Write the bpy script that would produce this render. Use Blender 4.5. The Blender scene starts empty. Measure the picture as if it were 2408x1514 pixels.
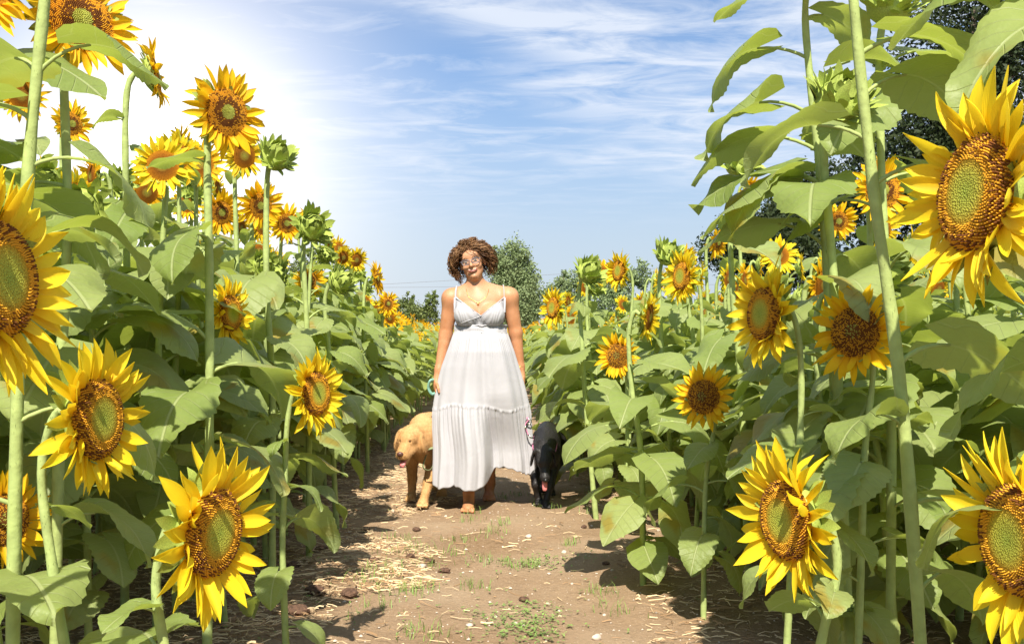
import bpy, bmesh, math, random
import numpy as np
from mathutils import Vector, Matrix, Euler
PI = math.pi
rnd = random.Random(11)
nrs = np.random.RandomState(5)
SC = bpy.context.scene
COL = SC.collection
# ------------------------------------------------------------------ camera
FOC = 2341.0
CZ = 1.10
cd = bpy.data.cameras.new('camera'); cam = bpy.data.objects.new('camera', cd); COL.objects.link(cam)
cam.location = (0, 0, CZ); cam.rotation_euler = (PI/2, 0, 0)
cd.lens = 35; cd.sensor_width = 36; cd.shift_y = 0.0137; cd.clip_end = 3000; cd.clip_start = 0.05
SC.camera = cam
# ------------------------------------------------------------------ sky, sun, exposure
SUN_EL, SUN_AZ = math.radians(51), math.radians(184)      # azimuth clockwise from +Y: behind-left of the camera
sdir = Vector((math.sin(SUN_AZ)*math.cos(SUN_EL), math.cos(SUN_AZ)*math.cos(SUN_EL), math.sin(SUN_EL)))
sl = bpy.data.lights.new('sun', 'SUN'); sl.energy = 3.2; sl.angle = math.radians(0.6); sl.color = (1, .92, .78)
so = bpy.data.objects.new('sun', sl); COL.objects.link(so); so.location = (-20, -20, 40)
so.rotation_euler = sdir.to_track_quat('Z', 'Y').to_euler()
SC.view_settings.view_transform = 'Standard'; SC.view_settings.look = 'None'
SC.view_settings.gamma = 1; SC.view_settings.exposure = 1.54
W = bpy.data.worlds.new('World'); SC.world = W; W.use_nodes = True
nt = W.node_tree; nt.nodes.clear()
def N(nt, t, **kw):
    n = nt.nodes.new(t)
    for k, v in kw.items():
        if k == 'inp':
            for a, b in v.items():
                n.inputs[a].default_value = b
        else: setattr(n, k, v)
    return n
def L(nt, a, b): nt.links.new(a, b)
def math_(nt, op, a, b=None, c=None, clamp=False):
    n = nt.nodes.new('ShaderNodeMath'); n.operation = op; n.use_clamp = clamp
    for i, x in enumerate((a, b, c)):
        if x is None: continue
        if isinstance(x, (int, float)): n.inputs[i].default_value = x
        else: nt.links.new(x, n.inputs[i])
    return n.outputs[0]
def mixc(nt, f, a, b, blend='MIX'):
    n = nt.nodes.new('ShaderNodeMix'); n.data_type = 'RGBA'; n.blend_type = blend
    if isinstance(f, (int, float)): n.inputs[0].default_value = f
    else: nt.links.new(f, n.inputs[0])
    for i, x in ((6, a), (7, b)):
        if isinstance(x, tuple): n.inputs[i].default_value = (*x, 1) if len(x) == 3 else x
        else: nt.links.new(x, n.inputs[i])
    return n.outputs[2]
def ramp(nt, f, stops, interp='LINEAR'):
    n = nt.nodes.new('ShaderNodeValToRGB'); r = n.color_ramp; r.interpolation = interp
    while len(r.elements) < len(stops): r.elements.new(0.5)
    for e, (p, c) in zip(r.elements, stops):
        e.position = p; e.color = (*c, 1) if isinstance(c, tuple) else (c, c, c, 1)
    nt.links.new(f, n.inputs[0]); return n.outputs[0]
out = N(nt, 'ShaderNodeOutputWorld'); bg = N(nt, 'ShaderNodeBackground'); bg.inputs[1].default_value = 0.112
sky = N(nt, 'ShaderNodeTexSky', sky_type='NISHITA', sun_disc=False, sun_elevation=SUN_EL, sun_rotation=SUN_AZ)
sky.air_density = 1.0; sky.dust_density = 1.6; sky.ozone_density = 2.0
tc = N(nt, 'ShaderNodeTexCoord'); sep = N(nt, 'ShaderNodeSeparateXYZ'); L(nt, tc.outputs['Generated'], sep.inputs[0])
# cloud sheet: direction projected on a high plane
zc = math_(nt, 'MAXIMUM', sep.outputs[2], 0.03)
zc = math_(nt, 'ADD', zc, 0.06)
cx = math_(nt, 'DIVIDE', sep.outputs[0], zc); cy = math_(nt, 'DIVIDE', sep.outputs[1], zc)
cmb = N(nt, 'ShaderNodeCombineXYZ'); L(nt, cx, cmb.inputs[0]); L(nt, cy, cmb.inputs[1])
mp = N(nt, 'ShaderNodeMapping'); mp.inputs['Rotation'].default_value = (0, 0, math.radians(24)); mp.inputs['Scale'].default_value = (.8, 1.5, 1)
L(nt, cmb.outputs[0], mp.inputs[0])
n1 = N(nt, 'ShaderNodeTexNoise'); n1.inputs['Scale'].default_value = 3.6; n1.inputs['Detail'].default_value = 12; n1.inputs['Roughness'].default_value = .62; n1.inputs['Distortion'].default_value = .6
L(nt, mp.outputs[0], n1.inputs['Vector'])
n2 = N(nt, 'ShaderNodeTexNoise'); n2.inputs['Scale'].default_value = .42; n2.inputs['Detail'].default_value = 3
L(nt, mp.outputs[0], n2.inputs['Vector'])
# the bank of thin cloud fills the upper right: a slanting edge in (x, z)
edge = math_(nt, 'ADD', math_(nt, 'MULTIPLY', sep.outputs[0], .42), math_(nt, 'SUBTRACT', sep.outputs[2], .245))
edge = math_(nt, 'ADD', edge, math_(nt, 'MULTIPLY', math_(nt, 'SUBTRACT', n2.outputs[0], .5), .35))
bank = ramp(nt, math_(nt, 'ADD', math_(nt, 'MULTIPLY', edge, 3.2), .42), [(0.3, 0.0), (.52, 1.0)], 'EASE')
tex = ramp(nt, n1.outputs[0], [(.34, .12), (.60, 1.0)])
tex2 = ramp(nt, math_(nt, 'MULTIPLY', n1.outputs[0], math_(nt, 'ADD', n2.outputs[0], .5)), [(.47, 0.0), (.75, .75)])
cl = math_(nt, 'MAXIMUM', math_(nt, 'MULTIPLY', bank, tex), math_(nt, 'MULTIPLY', tex2, ramp(nt, sep.outputs[2], [(.10, 0.0), (.2, 1.0)])))
cl = math_(nt, 'MULTIPLY', cl, .86)
skyc = mixc(nt, 1.0, sky.outputs[0], (.215, .37, .50), 'MULTIPLY')
hz = ramp(nt, sep.outputs[2], [(0.0, .92), (.10, .72), (.26, .15), (.5, 0.0)])
skyc = mixc(nt, hz, skyc, (2.1, 2.3, 2.55))
# glow painted into the sky at upper left of the view; no sun there
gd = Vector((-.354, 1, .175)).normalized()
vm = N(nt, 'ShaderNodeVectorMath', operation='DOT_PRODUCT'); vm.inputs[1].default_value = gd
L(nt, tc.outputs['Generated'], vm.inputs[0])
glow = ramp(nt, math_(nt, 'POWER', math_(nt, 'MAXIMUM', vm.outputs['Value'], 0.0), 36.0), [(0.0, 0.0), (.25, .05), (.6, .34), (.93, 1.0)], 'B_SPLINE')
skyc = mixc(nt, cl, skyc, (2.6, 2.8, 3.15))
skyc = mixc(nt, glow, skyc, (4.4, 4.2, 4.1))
core = math_(nt, 'POWER', math_(nt, 'MAXIMUM', vm.outputs['Value'], 0.0), 900.0)  # brighter centre of the painted sky glow
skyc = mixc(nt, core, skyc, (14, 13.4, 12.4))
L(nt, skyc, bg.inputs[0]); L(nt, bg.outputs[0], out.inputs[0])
SC.render.engine = 'CYCLES'
SC.cycles.max_bounces = 8; SC.cycles.diffuse_bounces = 6; SC.cycles.transparent_max_bounces = 6

# ------------------------------------------------------------------ helpers
def at(px, py, Y): return Vector(((px-1204)/FOC*Y, Y, CZ-(py-790)/FOC*Y))
def proj(p): return (1204+p[0]/p[1]*FOC, 790+(CZ-p[2])/p[1]*FOC)
def mat_new(name):
    m = bpy.data.materials.new(name); m.use_nodes = True; nt = m.node_tree
    return m, nt, nt.nodes['Principled BSDF'], nt.nodes['Material Output']
def simple(name, col, rough=.6, var=.0, scale=20, bump=0, spec=.4, metal=0, sss=0):
    m, nt, b, o = mat_new(name)
    b.inputs['Base Color'].default_value = (*col, 1); b.inputs['Roughness'].default_value = rough
    b.inputs['Specular IOR Level'].default_value = spec; b.inputs['Metallic'].default_value = metal
    t = N(nt, 'ShaderNodeTexCoord'); n = N(nt, 'ShaderNodeTexNoise'); n.inputs['Scale'].default_value = scale; n.inputs['Detail'].default_value = 6
    L(nt, t.outputs['Object'], n.inputs['Vector'])
    if var:
        c = ramp(nt, n.outputs[0], [(.3, tuple(x*(1-var) for x in col)), (.7, tuple(min(1, x*(1+var)) for x in col))])
        L(nt, c, b.inputs['Base Color'])
    if bump:
        bp = N(nt, 'ShaderNodeBump'); bp.inputs['Strength'].default_value = bump; bp.inputs['Distance'].default_value = .01
        L(nt, n.outputs[0], bp.inputs['Height']); L(nt, bp.outputs[0], b.inputs['Normal'])
    if sss:
        b.inputs['Subsurface Weight'].default_value = sss; b.inputs['Subsurface Radius'].default_value = (.02, .008, .004); b.inputs['Subsurface Scale'].default_value = .5
    return m
def link(o, parent=None):
    COL.objects.link(o)
    if parent: o.parent = parent
    return o
def obj(name, me, parent=None, mats=None, smooth=True):
    if mats:
        for m in mats: me.materials.append(m)
    if smooth: me.polygons.foreach_set('use_smooth', [True]*len(me.polygons))
    return link(bpy.data.objects.new(name, me), parent)
def tag(o, label=None, cat=None, group=None, kind=None):
    if label: o['label'] = label
    if cat: o['category'] = cat
    if group: o['group'] = group
    if kind: o['kind'] = kind
    return o
def empty(name, loc, rz=0):
    o = bpy.data.objects.new(name, None); o.empty_display_size = .1; o.location = loc; o.rotation_euler = (0, 0, rz); COL.objects.link(o); return o
def pymesh(name, V, F):
    me = bpy.data.meshes.new(name); me.from_pydata([tuple(v) for v in V], [], [tuple(f) for f in F]); me.update(); return me
def npmesh(name, V, F, midx=None, uv=None):
    V = np.asarray(V, np.float32); F = np.asarray(F, np.int32); k = F.shape[1]
    me = bpy.data.meshes.new(name)
    me.vertices.add(len(V)); me.vertices.foreach_set('co', V.ravel())
    me.loops.add(F.size); me.loops.foreach_set('vertex_index', F.ravel())
    me.polygons.add(len(F)); me.polygons.foreach_set('loop_start', np.arange(0, F.size, k, dtype=np.int32))
    try: me.polygons.foreach_set('loop_total', np.full(len(F), k, np.int32))
    except Exception: pass
    if midx is not None: me.polygons.foreach_set('material_index', np.asarray(midx, np.int32))
    if uv is not None:
        l = me.uv_layers.new(name='UVMap'); l.data.foreach_set('uv', np.asarray(uv, np.float32)[F.ravel()].ravel())
    me.update(calc_edges=True); return me
def catmull(P, n):
    P = [Vector(p) for p in P]; P = [P[0]*2-P[1]] + P + [P[-1]*2-P[-2]]; o = []
    for i in range(1, len(P)-2):
        for j in range(n):
            t = j/n; a, b, c, d = P[i-1:i+3]
            o.append(.5*((2*b)+(c-a)*t+(2*a-5*b+4*c-d)*t*t+(3*b-a-3*c+d)*t**3))
    o.append(P[-2]); return o
class MB:                                                     # small mesh builder (triangles / quads), with uv and material index
    def __init__(s): s.v = []; s.f = []; s.m = []; s.uv = []
    def add(s, V, F, m=0, uv=None):
        b = len(s.v); s.v += [tuple(x) for x in V]; s.f += [tuple(i+b for i in f) for f in F]; s.m += [m]*len(F)
        s.uv += list(uv) if uv is not None else [(0.5, 0.5)]*len(V)
    def tube(s, pts, rad, n=6, m=0, caps=True, flat=1.0, up=None):
        pts = [Vector(p) for p in pts]; k = len(pts)
        if isinstance(rad, (int, float)): rad = [rad]*k
        V = []; prev = None
        for i, p in enumerate(pts):
            t = (pts[min(i+1, k-1)]-pts[max(i-1, 0)])
            t = t.normalized() if t.length > 1e-9 else Vector((0, 0, 1))
            if prev is None:
                a = Vector(up) if up else (Vector((0, 0, 1)) if abs(t.z) < .9 else Vector((1, 0, 0)))
                u = (a - t*a.dot(t)).normalized()
            else: u = (prev - t*prev.dot(t)).normalized()
            prev = u; w = t.cross(u)
            for j in range(n):
                an = 2*PI*j/n
                V.append(p + u*math.cos(an)*rad[i]*flat + w*math.sin(an)*rad[i])
        F = [(i*n+j, i*n+(j+1) % n, (i+1)*n+(j+1) % n, (i+1)*n+j) for i in range(k-1) for j in range(n)]
        if caps:
            F.append(tuple(range(n))[::-1]); F.append(tuple((k-1)*n+j for j in range(n)))
        s.add(V, F, m, [(.5, i/k) for i in range(k) for j in range(n)])
    def ball(s, c, r, m=0, nu=10, nv=7, rot=None):
        r = (r, r, r) if isinstance(r, (int, float)) else r; c = Vector(c)
        V = [Vector((0, 0, r[2]))]; 
        for i in range(1, nv):
            for j in range(nu):
                a = PI*i/nv; b = 2*PI*j/nu; V.append(Vector((r[0]*math.sin(a)*math.cos(b), r[1]*math.sin(a)*math.sin(b), r[2]*math.cos(a))))
        V.append(Vector((0, 0, -r[2]))); e = len(V)-1
        F = [(0, 1+j, 1+(j+1) % nu) for j in range(nu)]
        for i in range(nv-2):
            for j in range(nu):
                a = 1+i*nu; F.append((a+j, a+nu+j, a+nu+(j+1) % nu, a+(j+1) % nu))
        a = 1+(nv-2)*nu; F += [(e, a+(j+1) % nu, a+j) for j in range(nu)]
        if rot is not None: V = [rot @ v for v in V]
        s.add([v+c for v in V], F, m)
    def mesh(s, name, mats=(), smooth=True, uv=True):
        me = bpy.data.meshes.new(name); me.from_pydata(s.v, [], s.f)
        for m in mats: me.materials.append(m)
        me.polygons.foreach_set('material_index', s.m)
        if uv:
            l = me.uv_layers.new(name='UVMap'); U = np.array(s.uv, np.float32)
            vi = np.empty(len(me.loops), np.int32); me.loops.foreach_get('vertex_index', vi)
            l.data.foreach_set('uv', U[vi].ravel())
        if smooth: me.polygons.foreach_set('use_smooth', [True]*len(me.polygons))
        me.update(); return me
    def tris(s):
        V = np.array(s.v, np.float32); F = []; M = []
        for f, m in zip(s.f, s.m):
            for i in range(1, len(f)-1): F.append((f[0], f[i], f[i+1])); M.append(m)
        return V, np.array(F, np.int32), np.array(M, np.int32)
    def build(s, name, mats, parent=None, smooth=True): return link(bpy.data.objects.new(name, s.mesh(name, mats, smooth)), parent)

# ------------------------------------------------------------------ materials
def leaf_material(name, c1, c2, under, transl=.46):
    m, nt, b, o = mat_new(name)
    uv = N(nt, 'ShaderNodeUVMap'); sp = N(nt, 'ShaderNodeSeparateXYZ'); L(nt, uv.outputs[0], sp.inputs[0])
    u = math_(nt, 'ABSOLUTE', math_(nt, 'SUBTRACT', sp.outputs[0], .5)); v = sp.outputs[1]
    mid = math_(nt, 'LESS_THAN', u, .012)
    # side veins run outward and forward from the midrib
    q = math_(nt, 'SUBTRACT', math_(nt, 'MULTIPLY', v, 7.0), math_(nt, 'MULTIPLY', u, 5.2))
    fr = math_(nt, 'ABSOLUTE', math_(nt, 'SUBTRACT', math_(nt, 'FRACT', q), .5))
    vein = math_(nt, 'MULTIPLY', math_(nt, 'SUBTRACT', .055, fr), 18.0, clamp=True)
    mid2 = math_(nt, 'MULTIPLY', math_(nt, 'SUBTRACT', .02, u), 90.0, clamp=True)
    vein = math_(nt, 'MAXIMUM', math_(nt, 'MULTIPLY', vein, .75), mid2)
    tco = N(nt, 'ShaderNodeTexCoord'); n = N(nt, 'ShaderNodeTexNoise'); n.inputs['Scale'].default_value = 22; n.inputs['Detail'].default_value = 8; n.inputs['Roughness'].default_value = .7
    L(nt, tco.outputs['Object'], n.inputs['Vector'])
    oi = N(nt, 'ShaderNodeObjectInfo')
    f = math_(nt, 'ADD', math_(nt, 'MULTIPLY', n.outputs[0], .6), math_(nt, 'MULTIPLY', oi.outputs['Random'], .5))
    c = mixc(nt, math_(nt, 'SUBTRACT', f, .15, clamp=True), c1, c2)
    c = mixc(nt, math_(nt, 'MULTIPLY', vein, .7), c, (.46, .52, .24))
    # browned patches on some leaves
    n3 = N(nt, 'ShaderNodeTexNoise'); n3.inputs['Scale'].default_value = 7; L(nt, tco.outputs['Object'], n3.inputs['Vector'])
    sick = math_(nt, 'MULTIPLY', math_(nt, 'SUBTRACT', math_(nt, 'MULTIPLY', n3.outputs[0], math_(nt, 'ADD', oi.outputs['Random'], .35)), .74), 8, clamp=True)
    c = mixc(nt, sick, c, (.33, .27, .06))
    g = N(nt, 'ShaderNodeNewGeometry')
    c2_ = mixc(nt, g.outputs['Backfacing'], c, mixc(nt, .6, c, under))
    L(nt, c2_, b.inputs['Base Color']); b.inputs['Roughness'].default_value = .48; b.inputs['Specular IOR Level'].default_value = .35
    n4 = N(nt, 'ShaderNodeTexNoise'); n4.inputs['Scale'].default_value = 60; L(nt, tco.outputs['Object'], n4.inputs['Vector'])
    bp = N(nt, 'ShaderNodeBump'); bp.inputs['Strength'].default_value = .5; bp.inputs['Distance'].default_value = .012
    L(nt, math_(nt, 'SUBTRACT', math_(nt, 'MULTIPLY', n4.outputs[0], .5), vein), bp.inputs['Height']); L(nt, bp.outputs[0], b.inputs['Normal'])
    tr = N(nt, 'ShaderNodeBsdfTranslucent'); L(nt, mixc(nt, .6, c, (.44, .52, .04)), tr.inputs[0])
    mx = N(nt, 'ShaderNodeMixShader'); mx.inputs[0].default_value = transl
    L(nt, b.outputs[0], mx.inputs[1]); L(nt, tr.outputs[0], mx.inputs[2]); L(nt, mx.outputs[0], o.inputs[0])
    return m
M = {}
M['leaf'] = leaf_material('leaf_green', (.20, .28, .06), (.39, .45, .18), (.28, .34, .16))
M['leaf_far'] = leaf_material('leaf_green_far', (.22, .30, .07), (.41, .465, .19), (.28, .34, .16))
M['stem'] = simple('stem_green', (.32, .39, .14), .8, .16, 25, .5, .15)
def petal_material(name, base, tip):
    m, nt, b, o = mat_new(name)
    uv = N(nt, 'ShaderNodeUVMap'); sp = N(nt, 'ShaderNodeSeparateXYZ'); L(nt, uv.outputs[0], sp.inputs[0])
    c = ramp(nt, sp.outputs[1], [(0, base), (.45, tip), (1, tip)])
    st = N(nt, 'ShaderNodeTexWave'); st.inputs['Scale'].default_value = 2.2; st.inputs['Distortion'].default_value = 1.2
    mp = N(nt, 'ShaderNodeMapping'); mp.inputs['Scale'].default_value = (2.4, .15, 1); L(nt, uv.outputs[0], mp.inputs[0]); L(nt, mp.outputs[0], st.inputs[0])
    c = mixc(nt, math_(nt, 'MULTIPLY', st.outputs[1], .3), c, tuple(x*.72 for x in base))
    oi = N(nt, 'ShaderNodeObjectInfo')
    c = mixc(nt, math_(nt, 'MULTIPLY', oi.outputs['Random'], .3), c, (.84, .45, .006))
    L(nt, c, b.inputs['Base Color']); b.inputs['Roughness'].default_value = .5; b.inputs['Specular IOR Level'].default_value = .25
    bp = N(nt, 'ShaderNodeBump'); bp.inputs['Strength'].default_value = .35; bp.inputs['Distance'].default_value = .004
    L(nt, st.outputs[1], bp.inputs['Height']); L(nt, bp.outputs[0], b.inputs['Normal'])
    tr = N(nt, 'ShaderNodeBsdfTranslucent'); L(nt, c, tr.inputs[0])
    mx = N(nt, 'ShaderNodeMixShader'); mx.inputs[0].default_value = .35
    L(nt, b.outputs[0], mx.inputs[1]); L(nt, tr.outputs[0], mx.inputs[2]); L(nt, mx.outputs[0], o.inputs[0]); return m
M['petal'] = petal_material('petal_yellow', (.92, .60, .01), (.96, .78, .03))
M['petal_deep'] = petal_material('petal_golden', (.88, .44, .006), (.93, .62, .012))
def disc_material(name, stops):
    m, nt, b, o = mat_new(name)
    tco = N(nt, 'ShaderNodeTexCoord'); sp = N(nt, 'ShaderNodeSeparateXYZ'); L(nt, tco.outputs['UV'], sp.inputs[0])
    c = ramp(nt, sp.outputs[0], stops)
    n = N(nt, 'ShaderNodeTexVoronoi'); n.inputs['Scale'].default_value = 26; L(nt, tco.outputs['Object'], n.inputs['Vector'])
    c = mixc(nt, math_(nt, 'MULTIPLY', n.outputs[0], .8, clamp=True), c, mixc(nt, 1.0, c, (.35, .3, .3), 'MULTIPLY'))
    L(nt, c, b.inputs['Base Color']); b.inputs['Roughness'].default_value = .9; b.inputs['Specular IOR Level'].default_value = .05
    bp = N(nt, 'ShaderNodeBump'); bp.inputs['Strength'].default_value = .5; bp.inputs['Distance'].default_value = .02
    L(nt, n.outputs[0], bp.inputs['Height']); L(nt, bp.outputs[0], b.inputs['Normal']); return m
M['discA'] = disc_material('disc_green_centre', [(0, (.42, .52, .08)), (.36, (.60, .58, .08)), (.56, (.68, .42, .04)), (.85, (.45, .20, .02)), (1, (.55, .27, .02))])
M['discB'] = disc_material('disc_brown', [(0, (.34, .20, .04)), (.25, (.22, .09, .02)), (.8, (.24, .10, .018)), (1, (.45, .22, .03))])
M['discC'] = disc_material('disc_orange_brown', [(0, (.36, .36, .06)), (.30, (.36, .24, .04)), (.45, (.26, .10, .015)), (.75, (.40, .15, .015)), (1, (.55, .25, .015))])
M['dark'] = simple('floret_dark', (.17, .065, .02), .8, spec=.1)
M['orange'] = simple('floret_orange', (.72, .36, .03), .8, spec=.1)
M['limef'] = simple('floret_green', (.42, .44, .07), .6)
M['bract'] = simple('bract_green', (.30, .37, .07), .7, .3, 40)

# ------------------------------------------------------------------ leaf meshes
def leaf_geo(mb, seed, nv, nh, lod):
    r = random.Random(seed)
    pl = r.uniform(.07, .14); Lb = r.uniform(.20, .235); Wb = r.uniform(.095, .118)
    # petiole: rises outward, then arcs over
    a0 = math.radians(r.uniform(35, 58)); a1 = math.radians(r.uniform(-10, 22)); k = 5 if lod == 0 else 3
    pts = [Vector((0, 0, 0))]; 
    for i in range(k):
        a = a0+(a1-a0)*(i+.5)/k; pts.append(pts[-1]+Vector((math.cos(a), 0, math.sin(a)))*pl/k)
    mb.tube(pts, [.0052-.0018*i/k for i in range(k+1)], 5 if lod == 0 else 3, 1, caps=False)
    a = a1-math.radians(r.uniform(0, 12)); bend = math.radians(r.uniform(28, 92)); fold = math.radians(r.uniform(8, 30)); side = r.uniform(-.25, .25)
    ph = r.uniform(0, 6); wav = r.uniform(.008, .024)
    p = pts[-1].copy(); V = []; UV = []
    for i in range(nv+1):
        t = i/nv
        w = Wb*(t**.40)*((1-t)**.88)*1.90*(1+(.075*((i*1.0) % 2)-.035 if lod == 0 and 1 < i < nv else 0))
        if i == 0: w = .012
        T = Vector((math.cos(a), 0, math.sin(a))); Nn = Vector((-math.sin(a), 0, math.cos(a)))
        for j in range(-nh, nh+1):
            s = j/nh; ws = w*s
            q = p + Vector((0, ws*math.cos(fold) + side*.25*Lb*t*t, 0)) + Nn*(abs(ws)*math.sin(fold) + wav*math.sin(t*9+ph+(2 if j > 0 else 0))*s*s - abs(ws)**2*4.0*(.4+t)) - T*(.30*Lb*abs(s)**1.6*(1-t)**3.2)
            V.append(q); UV.append((.5+ws/(2*Wb*1.15), t))
        a -= bend/nv*(1.25 if t < .5 else .75); p = p+T*Lb/nv
    n = 2*nh+1
    F = [(i*n+j, (i+1)*n+j, (i+1)*n+j+1, i*n+j+1) for i in range(nv) for j in range(n-1)]
    mb.add(V, F, 0, UV)
LEAF_HI, LEAF_LO = [], []
for i in range(14):
    mb = MB(); leaf_geo(mb, 100+i, 23, 3, 0); LEAF_HI.append(mb.mesh('leaf', [M['leaf'], M['stem']]))
    mb = MB(); leaf_geo(mb, 100+i, 6, 2, 1); LEAF_LO.append(mb.mesh('leaf', [M['leaf_far'], M['stem']]))

# ------------------------------------------------------------------ flower heads (local frame: faces +Z, disc radius 1 = rd)
def petal_geo(mb, seed, nv=9, nh=2, m=0, xf=None, wid=.142):
    r = random.Random(seed); V = []; UV = []
    curl = r.uniform(-.5, .55); cup = r.uniform(.15, .5); tw = r.uniform(-.5, .5); sd = r.uniform(-.12, .12)
    a = r.uniform(-.15, .2); p = Vector((0, 0, 0))
    for i in range(nv+1):
        t = i/nv; w = wid*(.38+.62*math.sin(PI*min(1, t*.62+.22)))*(1 if t < .55 else max(0.02, 1-((t-.55)/.45)**1.9))
        T = Vector((math.cos(a), 0, math.sin(a))); Nn = Vector((-math.sin(a), 0, math.cos(a)))
        for j in range(-nh, nh+1):
            s = j/nh; tt = tw*t
            q = p+Vector((0, w*s*math.cos(tt)+sd*t*t, 0))+Nn*(w*(cup*s*s)+w*s*math.sin(tt)-.012*(j % 2))
            V.append(q); UV.append((.5+s*.5, t))
        a += curl/nv*(1.6 if t > .5 else .5); p += T/nv
    n = 2*nh+1; F = [(i*n+j, (i+1)*n+j, (i+1)*n+j+1, i*n+j+1) for i in range(nv) for j in range(n-1)]
    if xf is not None: V = [xf @ v for v in V]
    mb.add(V, F, m, UV)
PETAL = {}
for key in ('petal', 'petal_deep'):
    PETAL[key] = []
    for i in range(9):
        mb = MB(); petal_geo(mb, 300+i); PETAL[key].append(mb.mesh('petal', [M[key]]))
def petal_xforms(r, kind):
    out = []
    layers = {'A': ((23, 1.0, 6), (22, .96, 18), (11, .74, 32)), 'B': ((21, .95, 4), (19, .85, 18)), 'C': ((20, .98, 4), (18, .86, 20))}[kind]
    for li, (n, ln, tilt) in enumerate(layers):
        for k in range(n):
            an = 2*PI*(k+.5*li+r.uniform(-.38, .38))/n
            l = ln*r.uniform(.74, 1.13); ti = math.radians(tilt+r.gauss(0, 13))
            if r.random() < .1: ti += math.radians(r.uniform(-45, 30))
            out.append((an, l, ti, r.uniform(-.45, .45), r.uniform(.85, 1.3), r.randrange(9)))
    return out
def petal_matrix(an, l, ti, tw, wf, rd, plen, sag=0):
    base = Matrix.Rotation(an, 4, 'Z') @ Matrix.Translation((rd*.93, 0, -.004)) @ Matrix.Rotation(-ti, 4, 'Y') @ Matrix.Rotation(tw, 4, 'X') @ Matrix.Diagonal((l*plen, wf*plen*.92, plen, 1))
    return base
def disc_mesh(kind, n=28, rings=10):
    mb = MB(); V = [(0, 0, .13)]; UV = [(0, 0)]
    dome = {'A': .34, 'B': .30, 'C': .16}[kind]
    V = [(0, 0, dome*.72 if kind == 'A' else dome)]; F = []
    for i in range(1, rings+1):
        q = i/rings; z = dome*(1-q*q) if kind != 'A' else dome*(.72+.35*q*q-1.05*q**4)
        for j in range(n):
            V.append((q*math.cos(2*PI*j/n), q*math.sin(2*PI*j/n), z)); UV.append((q, 0))
    F += [(0, 1+j, 1+(j+1) % n) for j in range(n)]
    for i in range(rings-1):
        for j in range(n):
            a = 1+i*n; F.append((a+j, a+n+j, a+n+(j+1) % n, a+(j+1) % n))
    mb.add(V, F, 0, UV)
    # green receptacle at the back
    a = 1+(rings-1)*n; V2 = [V[a+j] for j in range(n)]; B = []
    for i, (q, z) in enumerate(((1.03, -.12), (.9, -.34), (.55, -.55), (.2, -.68))):
        B += [(q*math.cos(2*PI*j/n), q*math.sin(2*PI*j/n), z) for j in range(n)]
    VV = V2+B; F = [(i*n+j, (i+1)*n+j, (i+1)*n+(j+1) % n, i*n+(j+1) % n) for i in range(4) for j in range(n)]; F.append(tuple(4*n+j for j in range(n)))
    mb.add(VV, F, 1)
    return mb, dome
def floret_mesh(kind):
    mb = MB(); r = random.Random(9); N_ = 1250; dome = {'A': .34, 'B': .30, 'C': .16}[kind]
    for i in range(N_):
        q = math.sqrt((i+.5)/N_); an = i*2.39996
        z = dome*(1-q*q) if kind != 'A' else dome*(.72+.35*q*q-1.05*q**4)
        s = .022; h = .06
        if kind == 'A':
            if q < .56: continue
            elif q < .72: m, h, s = (0 if r.random() < .93 else 1), .035, .017
            else: m = 0 if r.random() < .66 else 1; h = .07 if m == 0 else .10; s = .020
        elif kind == 'B':
            m = 1 if r.random() < .52 else 0; h = .05
            if q < .28: m, h = (1 if r.random() < .6 else 2), .03
        else:
            m = (2 if q < .3 else (1 if (q < .62 and r.random() < .8) else (0 if r.random() < .75 else 1))); h = .06
        c = Vector((q*math.cos(an), q*math.sin(an), z)); o = Vector((math.cos(an)*.35, math.sin(an)*.35, 1)).normalized()
        u = Vector((-math.sin(an), math.cos(an), 0)); w = o.cross(u)
        tip = c+o*h
        mb.add([c+u*s, c+w*s, c-u*s, c-w*s, tip+u*s*.7, tip+w*s*.7, tip-u*s*.7, tip-w*s*.7], [(0, 1, 5, 4), (1, 2, 6, 5), (2, 3, 7, 6), (3, 0, 4, 7), (4, 5, 6, 7)], m)
    return mb
DISC, FLOR, DISCLO = {}, {}, {}
for k in 'ABC':
    mb, _ = disc_mesh(k); DISC[k] = mb.mesh('disc', [M['disc'+k], M['bract']])
    mb, _ = disc_mesh(k, 12, 3); DISCLO[k] = mb.mesh('disc', [M['disc'+k], M['bract']])
    FLOR[k] = floret_mesh(k).mesh('florets', [M['orange'], M['dark'], M['limef']])
def bract_mesh(seed, n=15, closed=0.0, lo=False):
    mb = MB(); r = random.Random(seed)
    for layer in range(3 if closed else 2):
        for k in range(n):
            an = 2*PI*(k+.5*layer+r.uniform(-.2, .2))/n; 
            ti = math.radians(r.uniform(-15, 35) if not closed else r.uniform(35, 100)-layer*18)
            xf = Matrix.Rotation(an, 4, 'Z') @ Matrix.Translation((.82 if not closed else .75, 0, -.22-.1*layer)) @ Matrix.Rotation(-ti, 4, 'Y') @ Matrix.Diagonal((r.uniform(.45, .8)+(.35 if closed else 0), 1.1, .8, 1))
            petal_geo(mb, seed+k, 3 if lo else 5, 1, 0, xf, .15)
    return mb.mesh('bracts', [M['bract']])
BRACT = bract_mesh(40)
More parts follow.
